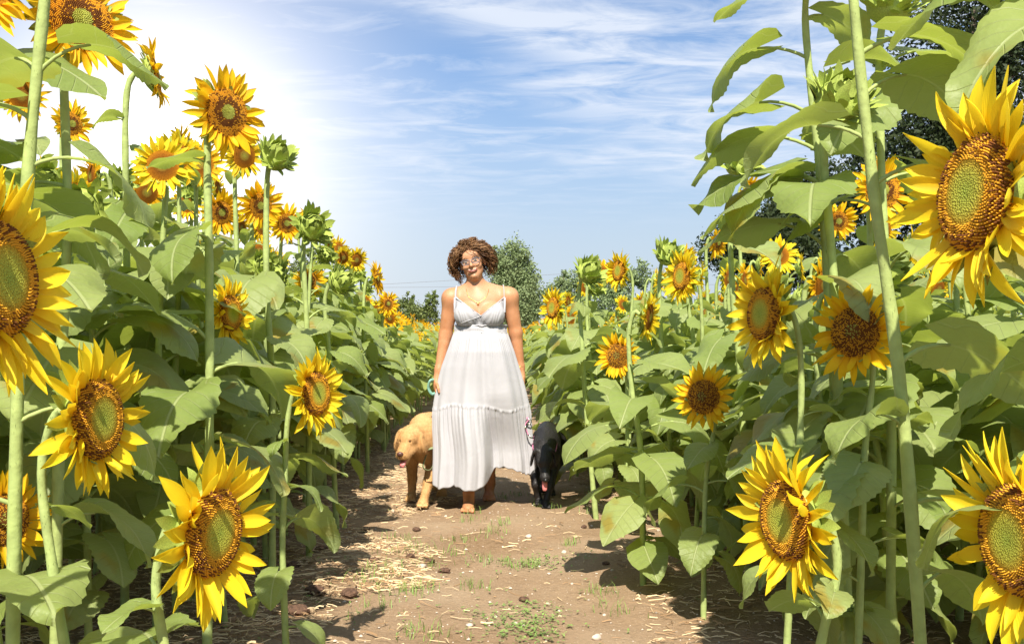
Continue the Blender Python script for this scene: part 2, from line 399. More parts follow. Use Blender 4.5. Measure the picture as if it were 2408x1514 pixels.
def bud_bracts():
    mb = MB(); r = random.Random(4)
    for phi, n, ln in ((60, 13, .62), (78, 14, .7), (98, 13, .62), (118, 12, .5), (138, 9, .38), (158, 6, .3)):
        for k in range(n):
            an = 2*PI*(k+r.uniform(-.3, .3))/n; f = math.radians(phi+r.uniform(-7, 7))
            er = Vector((math.sin(f), 0, -math.cos(f)*.8)); et = Vector((math.cos(f), 0, math.sin(f))); d = (et*r.uniform(.55, 1)+er*r.uniform(.25, .8)).normalized()
            y = Vector((0, 1, 0)); z = d.cross(y)*-1
            X = Matrix(((d.x, 0, -z.x, er.x*.6), (d.y, 1, -z.y, 0), (d.z, 0, -z.z, er.z*.6), (0, 0, 0, 1)))
            petal_geo(mb, k+int(phi), 4, 1, 0, Matrix.Rotation(an, 4, 'Z') @ X @ Matrix.Diagonal((ln*r.uniform(.7, 1.2), .95, .8, 1)), .15)
    return mb.mesh('bracts', [M['bract']])
BUDB = bud_bracts()
def lowpetals(seed, kind, key):
    r = random.Random(seed); mb = MB()
    for (an, l, ti, tw, wf, v) in petal_xforms(r, kind):
        petal_geo(mb, 500+v, 4, 1, 0, petal_matrix(an, l, ti, tw, wf, 1.0, 1.05))
    return mb.mesh('petals', [M[key]])
LOWP = [lowpetals(70+i, 'C', 'petal_deep' if i % 2 else 'petal') for i in range(5)]
def budball():
    mb = MB(); mb.ball((0, 0, -.1), (.66, .66, .5), 0, 14, 9); mb.ball((0, 0, .3), (.30, .30, .2), 1, 12, 6); return mb.mesh('bud', [M['bract'], M['limef']])
BUD = budball()
def head_rot(n, roll=0):
    return Vector(n).to_track_quat('Z', 'Y').to_matrix().to_4x4() @ Matrix.Rotation(roll, 4, 'Z')
def add_head(root, loc, n, D, kind, r, lod, dr=.47):
    """loc local to root; D whole diameter"""
    R = D/2; rd = R*dr; X = Matrix.Translation(loc) @ head_rot(n, r.uniform(-3, 3))
    if kind == 'bud':
        h = link(bpy.data.objects.new('flower_bud', BUD), root); h.matrix_local = X @ Matrix.Scale(D*.36, 4)
        b = link(bpy.data.objects.new('bracts', BUDB), h); b['kind'] = 'stuff'
        return h
    h = link(bpy.data.objects.new('flower_head', DISC[kind] if lod == 0 else DISCLO[kind]), root); h.matrix_local = X @ Matrix.Scale(rd, 4)
    pl = (R-rd*.93)/rd*1.04
    key = 'petal' if kind == 'A' else 'petal_deep'
    if lod == 0:
        f = link(bpy.data.objects.new('florets', FLOR[kind]), h); f['kind'] = 'stuff'
        link(bpy.data.objects.new('bracts', BRACT), h)
        for (an, l, ti, tw, wf, v) in petal_xforms(r, kind):
            p = link(bpy.data.objects.new('petal', PETAL[key][v]), h); p.matrix_local = petal_matrix(an, l, ti, tw, wf, 1.0, pl)
    else:
        p = link(bpy.data.objects.new('petals', r.choice(LOWP)), h); p.matrix_local = Matrix.Rotation(r.uniform(0, 6), 4, 'Z')
        p.matrix_local = p.matrix_local
        if lod == 1: link(bpy.data.objects.new('bracts', BRACT), h)
    return h

# ------------------------------------------------------------------ protected sight lines (nothing grows in front of these)
PROT = []      # px, py, rx, ry, Y
def blocked(p, rad, few=False):
    if p[1] < .35: return True
    x, y = proj(p); rp = rad/p[1]*FOC
    for (a, b, rx, ry, Y) in (PROT[:19] if few else PROT):
        if p[1] < Y-.02 and ((x-a)/(rx+rp))**2+((y-b)/(ry+rp))**2 < 1: return True
    return False
PROT += [(1130, 900, 105, 330, 6.9), (980, 1090, 60, 115, 6.9), (1275, 1110, 38, 100, 6.9)]

LEAFCOUNT = 0
def plant(base, headp, n, D, kind, label, group=None, lod=0, nleaf=12, leafscale=1.0, r=rnd, rad=.014, leaves=None, zmin=.32, ztop=None, dr=.47, nohead=False, cat='sunflower'):
    """base (x,y), headp world position of the disc centre, n facing"""
    global LEAFCOUNT
    root = empty('sunflower_plant', (base[0], base[1], 0)); tag(root, label, cat, group)
    hp = Vector(headp)-Vector((base[0], base[1], 0)); n = Vector(n).normalized()
    rd = D/2*dr; back = hp-n*rd*.6
    k1 = back-n*max(.05, D*.22)-Vector((0, 0, .10)); k0 = Vector((k1.x*.45+r.uniform(-.02, .02), k1.y*.45+r.uniform(-.02, .02), k1.z*.5))
    k05 = k0.lerp(k1, .55)+Vector((r.uniform(-.012, .012), r.uniform(-.012, .012), 0))
    top = back-n*D*.12+Vector((0, 0, .012))
    pts = catmull([(0, 0, -.03), k0, k05, k1, top, back], 5 if lod == 0 else 3)
    m = len(pts); rads = [rad*(1.15-.5*i/m)*(1+.07*math.sin(i*2.1)+r.uniform(-.06, .06)) for i in range(m)]
    mb = MB(); mb.tube(pts, rads, 9 if lod == 0 else 5, 0, caps=False)
    if lod == 0:
        for q in range(420 if hp.y+base[1] < 2.6 else 200):
            i = r.randrange(m-1); t = r.random(); c = pts[i].lerp(pts[i+1], t); a = r.uniform(0, 2*PI); rr_ = rads[i]; d = Vector((math.cos(a), math.sin(a), r.uniform(-.3, .5)))
            e = c+d*(rr_+r.uniform(.003, .007)); b0 = c+Vector((math.cos(a), math.sin(a), 0))*rr_*.85; w = Vector((-math.sin(a), math.cos(a), 0))*.0006
            mb.add([b0-w, b0+w, e], [(0, 1, 2)], 0)
    st = mb.build('stem', [M['stem']], root)
    add_head(root, hp, n, D, kind, r, lod, dr)
    LF = LEAF_HI if lod == 0 else LEAF_LO
    H = k1.z
    spec = leaves
    if spec is None:
        spec = []; az = r.uniform(0, 6)
        for i in range(nleaf):
            f = (i+.5)/nleaf; z = zmin+(H-.02-zmin)*f+r.uniform(-.02, .02); az += 2.399+r.uniform(-.35, .35)
            sc = (.62+.75*math.sin(PI*min(1, max(0, f*.85+.12))))*r.uniform(.8, 1.15)*leafscale
            if f > .85: sc *= .72
            spec.append((z, az, sc, None))
    for (z, az, sc, var) in spec:
        a = min(range(m), key=lambda q: abs(pts[q].z-z) + (1 if q > m-6 else 0)); P = pts[a].copy()
        c = Vector((base[0], base[1], 0))+P+Vector((math.cos(az), math.sin(az), .15))*.2*sc
        if blocked(c, .085*sc, leaves is not None): continue
        if leaves is None and c.y < 1.05: continue
        v = r.randrange(14) if var is None else var
        o = link(bpy.data.objects.new('leaf', LF[v]), root); o.location = P
        o.rotation_euler = (r.uniform(-.35, .35), r.uniform(-.15, .3)-(.25 if z < .5 else 0)*-1, az); o.scale = (sc*1.03, sc*r.uniform(.9, 1.15), sc)
        LEAFCOUNT += 1
    return root
def face(p, rel, pitch=0):
    """unit normal: towards the camera, turned rel degrees (positive = to picture left)"""
    v = Vector((-p[0], -p[1], 0)).normalized(); v = Matrix.Rotation(math.radians(-rel), 3, 'Z') @ v
    return Vector((v.x, v.y, math.tan(math.radians(pitch)))).normalized()

# heroes: px, py, height px, D, rel yaw (+ faces picture left), pitch, kind, dx base offset, label, leaves, scale
HERO = [
 (2300, 455, 560, .345, 57, 4, 'A', .12, 'largest yellow sunflower at the upper right edge, facing left with a green centre', 7, .8),
 (1800, 738, 262, .305, 57, 2, 'A', .06, 'yellow green-centred sunflower left of the big round brown-centred one on the right bank', 8, .6),
 (1605, 650, 138, .285, 57, 2, 'A', .07, 'middle of three yellow sunflowers standing above the right bank against leaves', 7, .65),
 (1457, 637, 102, .29, 57, 2, 'A', .07, 'small yellow sunflower just right of the far shrubs, highest against the sky', 7, .65),
 (1302, 724, 102, .34, 57, 2, 'A', .19, 'yellow sunflower nearest to the woman on the right, in front of the grey-green tree', 7, .65),
 (1852, 1222, 384, .305, 55, -2, 'A', .04, 'yellow sunflower low on the right side with petals pointing up and a green centre', 7, .7),
 (2395, 1268, 525, .325, 55, 0, 'A', .08, 'large yellow sunflower cut by the lower right corner', 5, .7),
 (2012, 780, 250, .29, 26, 6, 'B', .02, 'round brown-centred sunflower below the largest bloom on the right', 8, .65),
 (1655, 933, 168, .275, 26, 4, 'B', .01, 'brown-centred sunflower halfway down the right bank, beside pale leaves', 9, .65),
 (1453, 836, 122, .28, 26, 4, 'B', .03, 'smallest brown-centred sunflower, leaning to the path right of the woman', 9, .65),
 (-8, 655, 560, .345, -57, 4, 'A', -.1, 'large yellow sunflower cut by the left edge of the picture', 5, .7),
 (225, 985, 386, .305, -57, 2, 'A', -.02, 'yellow sunflower with a green centre at left, above the one on the lower left', 7, .7),
 (497, 1252, 424, .305, -55, -2, 'A', -.07, 'lowest large yellow sunflower on the left, over the straw', 6, .7),
 (740, 925, 214, .29, -55, 2, 'A', -.10, 'yellow sunflower nearest to the path on the left, above the straw', 8, .6),
 (540, 737, 174, .275, -55, 2, 'A', -.03, 'yellow sunflower under the bright sky on the left, higher than the path edge one', 8, .6),
 (8, 1222, 248, .285, -24, 6, 'B', -.02, 'brown-centred sunflower cut by the left edge near the bottom', 7, .6),
]
NAT = [
 (190, 48, 300, .345, -20, 8, 'C', -.10, 'big orange-brown centred sunflower at the top left corner behind a thick stalk', 7, 1.0),
 (365, 175, 180, .29, -82, 12, 'C', -.14, 'sunflower seen from the side at upper left, facing right above the glare', 10, 1.0),
 (532, 265, 222, .30, -32, -2, 'C', -.08, 'tallest golden sunflower against the blue sky on the left', 12, 1.0),
 (168, 292, 118, .255, -30, 2, 'C', -.1, 'small golden sunflower behind the top left leaves', 10, 1.0),
 (612, 484, 125, .28, -25, -6, 'C', -.05, 'golden sunflower nodding right of the glare, upper one of a touching pair', 12, 1.0),
 (674, 525, 100, .27, -20, -8, 'C', -.05, 'golden sunflower nodding beside the round green bud, lower one of a pair', 12, 1.0),
 (648, 368, 62, .26, -30, 40, 'bud', -.03, 'green closed sunflower bud upright against the blue sky on the left', 12, .9),
 (735, 533, 60, .30, -25, 15, 'bud', -.03, 'round green sunflower bud at the left skyline, right of the nodding pair', 12, .9),
 (886, 655, 86, .29, -72, 5, 'C', -.08, 'sunflower in profile on the left skyline, facing right towards the woman', 12, .95),
 (912, 714, 68, .27, -35, 0, 'C', -.04, 'small golden sunflower just below the one in profile on the left skyline', 12, .95),
 (800, 662, 52, .30, -60, 20, 'bud', -.03, 'half open green bud between the golden blooms on the left skyline', 12, .95),
 (728, 660, 90, .27, -30, -12, 'C', -.03, 'golden sunflower tucked under leaves left of the half open bud', 12, .95),
 (520, 500, 120, .27, -30, -5, 'C', -.05, 'golden sunflower behind the stalks just below the glare', 12, .95),
 (2075, 447, 172, .29, -28, 0, 'C', .05, 'orange-petalled sunflower behind the stalk on the right, left of the largest bloom', 10, .9),
 (1972, 520, 100, .28, -20, -10, 'C', .05, 'golden sunflower low behind the stalks on the right, under the dark tree', 10, .9),
 (1688, 570, 92, .29, -60, -18, 'C', .05, 'drooping golden sunflower at the right skyline under big leaves', 10, .9),
 (1762, 448, 86, .27, -60, -20, 'C', .05, 'drooping golden sunflower behind the large dark green leaf on the right', 10, .9),
 (1742, 385, 66, .30, -40, 45, 'bud', .05, 'spiky green bud on the right skyline above the largest dark leaf', 10, .9),
 (1570, 598, 50, .30, -40, 45, 'bud', .05, 'spiky green bud at the right skyline above the middle yellow sunflower', 10, .9),
 (1385, 640, 50, .30, -40, 30, 'bud', .05, 'spiky green bud by the far shrubs left of the highest small sunflower', 10, .9),
 (1975, 235, 105, .30, -30, 40, 'bud', .06, 'fat green bud between the two tall stalks at upper right', 8, .9),
]
for h in HERO+NAT:
    Y = h[3]/h[2]*FOC if h[6] != 'bud' else h[3]*.42/h[2]*FOC
    PROT.append((h[0], h[1], h[2]*.30, h[2]*.42, Y))
rh = random.Random(77)
PROTH = [(h[0], h[1], h[3]*(1 if h[6] != 'bud' else .42)/h[2]*FOC) for h in HERO+NAT]
for (px, py, hpx, D, rel, pit, kind, dx, lab, nl, sc) in HERO+NAT:
    Y = D/hpx*FOC if kind != 'bud' else D*.42/hpx*FOC
    p = at(px, py, Y); n = face(p, rel, pit)
    hero = kind in 'AB'
    plant((p.x+dx, p.y+.06), p, n, D, kind, lab, lod=0, nleaf=nl, leafscale=sc, r=rh, rad=.010 if hero else .014, zmin=.15 if hero else .34, dr=.49 if hero else (.50 if Y < 5 else .46))

# tall stalks close to the camera, leaves where the photograph has them
def tall(bx, by, hp, D, kind, label, leaves, n, rad=.0125):
    return plant((bx, by), hp, n, D, kind, label, lod=0, r=rh, rad=rad, leaves=leaves)
tall(1.02, 3.0, (.885, 2.97, 2.19), .27, 'C', 'tall stalk at upper right whose bloom is cut by the top edge, leaves reaching left',
     [(2.12, 2.9, 0.97, 1), (2.05, .3, 0.92, 2), (1.97, 3.0, 1.13, 4), (1.86, -.4, 1.09, 6), (1.80, 3.2, 1.26, 3), (1.70, 2.9, 1.26, 10), (1.66, .8, 1.09, 1), (1.58, 3.4, 1.34, 9), (1.52, 2.95, 1.26, 12), (1.46, 3.3, 1.34, 5), (1.42, 4.3, 1.18, 3), (1.33, 2.8, 1.26, 11), (1.2, 3.6, 1.18, 5), (1.05, 2.4, 1.09, 6), (.9, 4.0, 1.2, 7), (.75, 3.2, 1.1, 2)], (-.1, -.6, .8))
tall(.875, 2.05, (.68, 2.02, 2.02), .30, 'bud', 'thick pale stalk right of the leafy tall one, running off the top edge',
     [(1.88, .1, 1.3, 1), (1.80, .2, 1.15, 5), (1.70, -.25, 1.1, 9), (1.60, .3, .9, 4), (1.50, 2.8, .9, 6), (1.40, -.3, 1.0, 12), (1.2, 3.3, 1.1, 3), (1.06, .3, 1.2, 11), (.9, 3.6, .8, 2), (.72, -.2, 1.1, 8), (.5, .6, 1., 9)], (-.2, -.3, .9))
tall(1.12, 2.95, (1.12, 2.95, 2.08), .28, 'bud', 'straight stalk behind the two tall stalks at upper right, in front of the dark tree',
     [(1.9, 0, 1.1, 1), (1.8, 2.2, 1.1, 2), (1.7, 4.0, 1.1, 3), (1.6, 0.5, 1.1, 4), (1.45, 3.0, 1.1, 5), (1.3, 5.0, 1.1, 6), (1.15, 1.0, 1.1, 7), (1., 4.0, 1.1, 8), (.8, 2.2, 1., 9), (.6, 5.0, .9, 10)], (.2, -.3, .9), rad=.013)
tall(1.0, 1.72, (1.02, 1.7, 2.0), .30, 'bud', 'stalk at the right edge with broad pale leaves behind the largest bloom',
     [(1.75, 2.9, 1.35, 1), (1.62, 3.5, 1.2, 6), (1.50, .6, 1.2, 3), (1.36, 3.9, 1.0, 9), (1.12, 3.6, 1.35, 12), (1.02, 3.0, 1.1, 2), (.92, 4.2, 1.3, 8), (.70, 3.1, 1.1, 5), (.5, 4.1, 1.2, 4), (.36, 3.2, 1.0, 11)], (-.3, -.3, .9))
tall(-1.0, 1.98, (-.90, 1.97, 2.05), .30, 'bud', 'thick stalk crossing the top left bloom, broad leaf at its middle',
     [(1.66, 2.6, 1.2, 2), (1.60, -.1, .95, 5), (1.55, 3.4, 1.1, 8), (1.44, .4, .9, 3), (1.36, 4.2, 1.0, 9), (1.25, .9, .9, 6), (1.12, 5.6, 1.0, 1), (1., 2.6, 1.0, 7), (.85, .3, 1.0, 4), (.7, 3.6, 1.0, 10), (.52, 5.4, 1., 12)], (.3, -.3, .9), rad=.0125)
tall(-1.30, 2.5, (-1.33, 2.5, 1.98), .28, 'C', 'stalk at the left edge with large leaves under the top left bloom',
     [(1.78, 2.2, 1.1, 2), (1.68, -.2, 1.2, 5), (1.58, 3.4, 1.2, 8), (1.48, .9, 1.2, 3), (1.38, 4.2, 1.2, 9), (1.25, 0, 1.2, 6), (1.12, 5.6, 1.2, 1), (1., 2.6, 1.1, 7), (.85, .3, 1.1, 4), (.7, 3.6, 1.1, 10), (.52, 5.4, 1., 12)], (.5, -.7, .2))

# ------------------------------------------------------------------ the field: 300 individual plants, the rest one mass
def edgeL(y): return -1.22-.012*y
def edgeR(y): return .66-.006*y if y > 3 else .80-.05*y+.0
rf = random.Random(4)
cand = []
def hfun(side, y):
    if side < 0:
        h = 1.96 if y < 4.5 else 1.96-.055*(y-4.5) if y < 8 else max(1.20, 1.76-.22*(y-8))
    else:
        h = 1.74 if y < 3 else 1.46 if y < 6.5 else max(1.20, 1.50-.06*(y-6.5))
    return h
y0 = 1.9
for k in range(420):
    y = rf.uniform(21, 46); cand.append((rf.uniform(edgeL(y), edgeR(y)), y, hfun(1, y)-.05+rf.gauss(0, .05), 5, 1))
for side in (-1, 1):
    for row in range(0, 60):
        y = 1.9+rf.uniform(0, .3)
        while y < 46:
            sp = .30 if y < 12 else .42
            ex = (edgeL(y)-row*.58) if side < 0 else (edgeR(y)+row*.58)
            x = ex+rf.uniform(-.09, .09)
            if abs(x) < .56*y+1.1 and (abs(x) < 15):
                h = hfun(side, y)+rf.gauss(0, .07)
                if row > 0: h += .03
                cand.append((x, y+rf.uniform(-.07, .07), h, row, side))
            y += sp*rf.uniform(.8, 1.25)*(1 if row < 6 else 1.25)
occ = [(o.location.x, o.location.y) for o in bpy.data.objects if o.name.startswith('sunflower_plant')]
cand = [c for c in cand if all((c[0]-a)**2+(c[1]-b)**2 > .028 for a, b in occ)]
def vis(c):
    return c[1]+max(0, c[3]-1)*1.1
cand.sort(key=vis)
nind = 300-len(occ)
indiv, mass = cand[:nind], cand[nind:]
SHORT = ['big bloom at the upper right edge', 'yellow flower left of the round brown one', 'middle small flower above the right bank', 'small flower right of the shrubs', 'small flower right of the woman', 'yellow flower low on the right', 'bloom cut by the lower right corner', 'round brown-centred flower on the right', 'brown-centred flower of the middle right', 'smallest brown-centred flower', 'large bloom cut by the left edge', 'yellow flower at middle left', 'lowest yellow flower on the left', 'yellow flower nearest the left path edge', 'yellow flower under the bright sky', 'brown-centred flower at the left edge',
 'big bloom in the top left corner', 'side-on flower at upper left', 'tallest flower against the sky', 'small golden flower at far left', 'upper flower of the left pair', 'lower flower of the left pair', 'upright bud at left', 'round bud on the left skyline', 'profile flower on the left skyline', 'small flower below the profile one', 'half open bud at left', 'flower left of the half open bud', 'flower below the bright sky', 'orange flower behind the right stalk', 'low flower under the dark tree', 'drooping flower on the right skyline', 'drooping flower behind the dark leaf', 'spiky bud over the dark leaf', 'bud over the middle small flower', 'bud by the far shrubs', 'fat bud between the tall stalks']
def zone(c):
    s = 'left' if c[4] < 0 else 'right'
    if c[3] == 0:
        if c[1] < 4.2: return 'leafy sunflower in the near front row at the %s edge of the path' % s, 'front row sunflowers on the near %s of the path' % s
        if c[1] < 7.5: return 'leafy sunflower in the %s front row, level with the walking woman' % s, 'front row sunflowers on the %s beside the woman' % s
        return 'leafy sunflower in the %s front row, beyond the woman and dogs' % s, 'front row sunflowers on the %s beyond the woman' % s
    if c[1] < 4.2: return 'sunflower standing behind the near front row on the %s' % s, 'sunflowers behind the near %s front row' % s
    if c[1] < 7.5: return 'sunflower deep in the %s rows, about level with the woman' % s, 'sunflowers deep in the %s rows level with the woman' % s
    return 'sunflower in the far %s rows, farther than the woman' % s, 'sunflowers in the far %s rows' % s
def facing(r, side):
    a = math.radians(r.gauss(38 if side < 0 else 55, 28))
    return Vector((math.sin(a), -math.cos(a), r.uniform(-.35, .25))).normalized()
for c in indiv:
    x, y, h, row, side = c
    if side > 0 and y < 2.7 and row < 2: continue
    if side < 0 and y < 2.3 and row < 1: continue
    sx = proj((x, y, .5))[0]
    if any(y < Y_-.03 and abs(sx-a_) < rx_*1.5 for (a_, b_, rx_, ry_, Y_) in PROT[3:3+16]): continue
    kind = 'bud' if rf.random() < (.2 if side < 0 else .22) else 'C'
    p = Vector((x+rf.uniform(-.05, .05), y-.03, h)); D = rf.uniform(.22, .27)
    if blocked(p, .12):
        for q in range(6):
            p.z -= .1
            if not blocked(p, .12): break
        else: continue
    lab, grp = zone(c)
    qx, qy = proj(p); rw = ['front-row', 'second-row', 'third-row', 'fourth-row', 'fifth-row'][row] if row < 5 else 'inner-row'; st = ('Budding ' if kind == 'bud' else 'Golden ')+rw+' sunflower'
    if 0 < qx < 2408 and qy > -40:
        e = min(range(len(PROTH)), key=lambda i: (PROTH[i][0]-qx)**2+(PROTH[i][1]-qy)**2); dx_, dy_ = qx-PROTH[e][0], qy-PROTH[e][1]
        rel_ = ('right of' if dx_ > 0 else 'left of') if abs(dx_) > abs(dy_) else ('below' if dy_ > 0 else 'above')
        near_ = 'just' if math.hypot(dx_, dy_) < 70 else 'well'; dep_ = 'behind' if y > PROTH[e][2] else 'nearer'
        lab = '%s %s and %s the %s' % (st, 'behind' if dep_ == 'behind' else 'nearer', rel_, SHORT[e])
    else: lab = st+' with its head outside the picture, on the '+('left' if side < 0 else 'right')
    plant((x, y), p, facing(rf, side), D, kind, lab, grp, lod=(0 if y < 3.4 and row < 2 else 1), nleaf=20 if row < 3 else 15, leafscale=1.0, r=rf, rad=rf.uniform(.010, .014), zmin=.20 if side > 0 else .30)
byl = {}
for o in list(bpy.data.objects):
    if o.get('category') == 'sunflower' and o.get('group'): byl.setdefault(o['label'], []).append(o)
for lab, os_ in byl.items():
    for o in os_: o['group'] = os_[0]['group']
# mass beyond: joined low-polygon plants with the same make
def lowleaf(mb, seed, xf):
    r = random.Random(seed); V = []; bend = r.uniform(.6, 1.6); a = r.uniform(-.1, .4); p = Vector((.10, 0, .06)); Wd = .11
    prof = ((0, .35), (.2, 1.0), (.55, .8), (1, .03))
    last = 0
    for t, w in prof:
        T = Vector((math.cos(a), 0, math.sin(a))); p = p+T*.24*(t-last); last = t
        V += [p+Vector((0, -w*Wd, .02)), p, p+Vector((0, w*Wd, .02))]; a -= bend*.33
    V = [xf @ v for v in V]; F = []
    for i in range(3):
        for j in range(2): F.append((i*3+j, i*3+j+3, i*3+j+4, i*3+j+1))
    mb.add(V, F, 0)
def mass_template(seed, H=1.45):
    r = random.Random(seed); mb = MB(); mb.tube([(0, 0, 0), (0, 0, H*.6), (0, 0, H-.03)], [.013, .012, .01], 3, 1, caps=False)
    az = 0
    for i in range(15):
        f = (i+.5)/15; az += 2.4+r.uniform(-.3, .3); sc = (.65+.7*math.sin(PI*(f*.85+.1)))*r.uniform(.85, 1.2)
        lowleaf(mb, seed*50+i, Matrix.Translation((0, 0, .28+(H-.32)*f)) @ Matrix.Rotation(az, 4, 'Z') @ Matrix.Rotation(r.uniform(-.3, .3), 4, 'X') @ Matrix.Scale(sc, 4))
    a = math.radians(r.gauss(40, 25)); n = Vector((math.sin(a), -math.cos(a), r.uniform(-.3, .2))).normalized()
    X = Matrix.Translation((0, -.02, H)) @ head_rot(n)
    R = r.uniform(.055, .065)
    if seed % 5 == 4:
        mb.ball((0, 0, H), (.05, .05, .05), 4, 6, 4)
    else:
        nn = 8; V = [X @ Vector((0, 0, .02))]+[X @ Vector((R*math.cos(2*PI*j/nn), R*math.sin(2*PI*j/nn), 0)) for j in range(nn)]
        mb.add(V, [(0, 1+j, 1+(j+1) % nn) for j in range(nn)], 3)
        for k in range(18):
            an = 2*PI*k/18+r.uniform(-.1, .1); l = r.uniform(.055, .075)
            c, s = math.cos(an), math.sin(an); z = r.uniform(-.01, .035)
            mb.add([X @ Vector((R*.9*c, R*.9*s, 0)), X @ Vector(((R+l*.5)*c-.014*s, (R+l*.5)*s+.014*c, z)), X @ Vector(((R+l)*c, (R+l)*s, z*1.5)), X @ Vector(((R+l*.5)*c+.014*s, (R+l*.5)*s-.014*c, z))], [(0, 1, 2, 3)], 2)
    return mb.tris()
TPL = [mass_template(i) for i in range(10)]
Vs, Fs, Ms, off = [], [], [], 0
for (x, y, h, row, side) in mass:
    if abs(x) > .53*y+.8: continue
    V, F, Mi = TPL[rf.randrange(10)]; s = h/1.45; a = rf.uniform(-.5, .5) ; ca, sa = math.cos(a), math.sin(a)
    W2 = np.empty_like(V); W2[:, 0] = (V[:, 0]*ca-V[:, 1]*sa)+x; W2[:, 1] = (V[:, 0]*sa+V[:, 1]*ca)+y; W2[:, 2] = V[:, 2]*s
    Vs.append(W2); Fs.append(F+off); Ms.append(Mi); off += len(V)
me = npmesh('sunflower_field', np.concatenate(Vs), np.concatenate(Fs), np.concatenate(Ms))
for k in ('leaf_far', 'stem', 'petal_deep', 'discC', 'bract'): me.materials.append(M[k])
tag(obj('sunflower_field', me), 'dense far rows of sunflowers merging into one yellow and green mass', 'sunflower field', kind='stuff')
print('plants', nind, 'leaves', LEAFCOUNT, 'mass', len(Vs))

# ------------------------------------------------------------------ ground
def gz(x, y):
    return .022*np.sin(x*1.7+.5)*np.cos(y*1.1)+.012*np.sin(x*5.1+y*2.3)+.006*np.sin(x*13+y*11)+.004*np.sin(x*31-y*27)
xs = np.concatenate([[-900, -300, -100, -40, -15], np.arange(-6, 6.001, .05), [15, 40, 100, 300, 900]])
ys = np.concatenate([[-60, -10, -2, .5], np.arange(1.5, 13, .05), [14, 16, 20, 30, 50, 100, 300, 1200]])
XX, YY = np.meshgrid(xs, ys, indexing='ij')
fade = np.clip((6.2-np.abs(XX))/1.5, 0, 1)*np.clip((13-YY)/3, 0, 1)*np.clip((YY-1)/1, 0, 1)
hum = nrs.uniform(-1, 1, XX.shape)*.0035
ZZ = (gz(XX, YY)*.55+hum)*fade-.004
def gzz(x, y): return float(gz(np.float64(x), np.float64(y))*.55)-.004
nx, ny = XX.shape; idx = np.arange(nx*ny).reshape(nx, ny)
F = np.stack([idx[:-1, :-1], idx[1:, :-1], idx[1:, 1:], idx[:-1, 1:]], -1).reshape(-1, 4)
me = npmesh('ground', np.stack([XX, YY, ZZ], -1).reshape(-1, 3), F)
m, nt, b, o = mat_new('dry_soil')
t = N(nt, 'ShaderNodeTexCoord')
na = N(nt, 'ShaderNodeTexNoise'); na.inputs['Scale'].default_value = 1.6; na.inputs['Detail'].default_value = 8; L(nt, t.outputs['Object'], na.inputs['Vector'])
nb = N(nt, 'ShaderNodeTexNoise'); nb.inputs['Scale'].default_value = 46; nb.inputs['Detail'].default_value = 8; nb.inputs['Roughness'].default_value = .7; L(nt, t.outputs['Object'], nb.inputs['Vector'])
c = ramp(nt, na.outputs[0], [(.32, (.21, .135, .075)), (.5, (.27, .185, .115)), (.7, (.32, .235, .155))])
c = mixc(nt, math_(nt, 'MULTIPLY', math_(nt, 'SUBTRACT', nb.outputs[0], .42), 2.2, clamp=True), c, (.35, .24, .15))
c = mixc(nt, math_(nt, 'MULTIPLY', math_(nt, 'SUBTRACT', .42, nb.outputs[0]), 4, clamp=True), c, (.12, .075, .045))
vo = N(nt, 'ShaderNodeTexVoronoi'); vo.inputs['Scale'].default_value = 55; L(nt, t.outputs['Object'], vo.inputs['Vector'])
c = mixc(nt, math_(nt, 'MULTIPLY', math_(nt, 'LESS_THAN', vo.outputs['Distance'], .16), .5), c, (.52, .43, .32))
L(nt, c, b.inputs['Base Color']); b.inputs['Roughness'].default_value = .95; b.inputs['Specular IOR Level'].default_value = .15
bp = N(nt, 'ShaderNodeBump'); bp.inputs['Strength'].default_value = .9; bp.inputs['Distance'].default_value = .015
L(nt, nb.outputs[0], bp.inputs['Height']); L(nt, bp.outputs[0], b.inputs['Normal'])
tag(obj('ground', me, None, [m]), kind='structure')

# straw, litter, pebbles, grass
M['straw'] = simple('straw', (.56, .42, .25), .7, .4, 3, 0)
M['straw2'] = simple('straw_brown', (.27, .165, .085), .8, .4, 3, 0)
M['stone'] = simple('pale_stone', (.50, .42, .35), .8, .3, 25, .5)
M['clod'] = simple('dried_head_brown', (.10, .055, .035), .95, .5, 90, .9)
M['grass'] = simple('grass_green', (.16, .26, .05), .55, .3, 8)
M['weed'] = simple('weed_green', (.17, .26, .06), .55, .4, 12)
mb = MB(); r = random.Random(21)
def litter_density(x, y):
    l = edgeL(y)
    if x < l+.70+.25*math.sin(y*3)+.12*math.sin(y*8+x*5): return 1.0 if x > l-2 else .6
    if x > edgeR(y)-.12: return .30
    return .07 if x < -.25 else .03
cnt = 0
for i in range(72000):
    y = 2.6+ (r.random()**1.5)*9; x = r.uniform(-3.4, 2.6)
    if r.random() > litter_density(x, y): continue
    l = r.uniform(.012, .07)*(1.8 if r.random() < .10 else 1); w = r.uniform(.0008, .0026) * (1.8 if r.random() < .12 else 1); a = r.gauss(0, .75) if r.random() < .8 else r.uniform(0, PI)
    z = gzz(x, y)+.004+r.uniform(0, .018 if x < -.4 else .006); tilt = r.uniform(-.15, .15)
    d = Vector((math.cos(a)*l/2, math.sin(a)*l/2, tilt*l/2)); s = Vector((-math.sin(a)*w, math.cos(a)*w, 0)); u = Vector((0, 0, w*1.2)); c0 = Vector((x, y, z)); mid = Vector((0, 0, r.uniform(-.004, .008)))
    V = [c0-d-s, c0-d+u, c0-d+s, c0+mid-s, c0+mid+u, c0+mid+s, c0+d-s, c0+d+u, c0+d+s]
    mb.add(V, [(0, 3, 4, 1), (1, 4, 5, 2), (3, 6, 7, 4), (4, 7, 8, 5)], 0 if r.random() < .55 else 1); cnt += 1
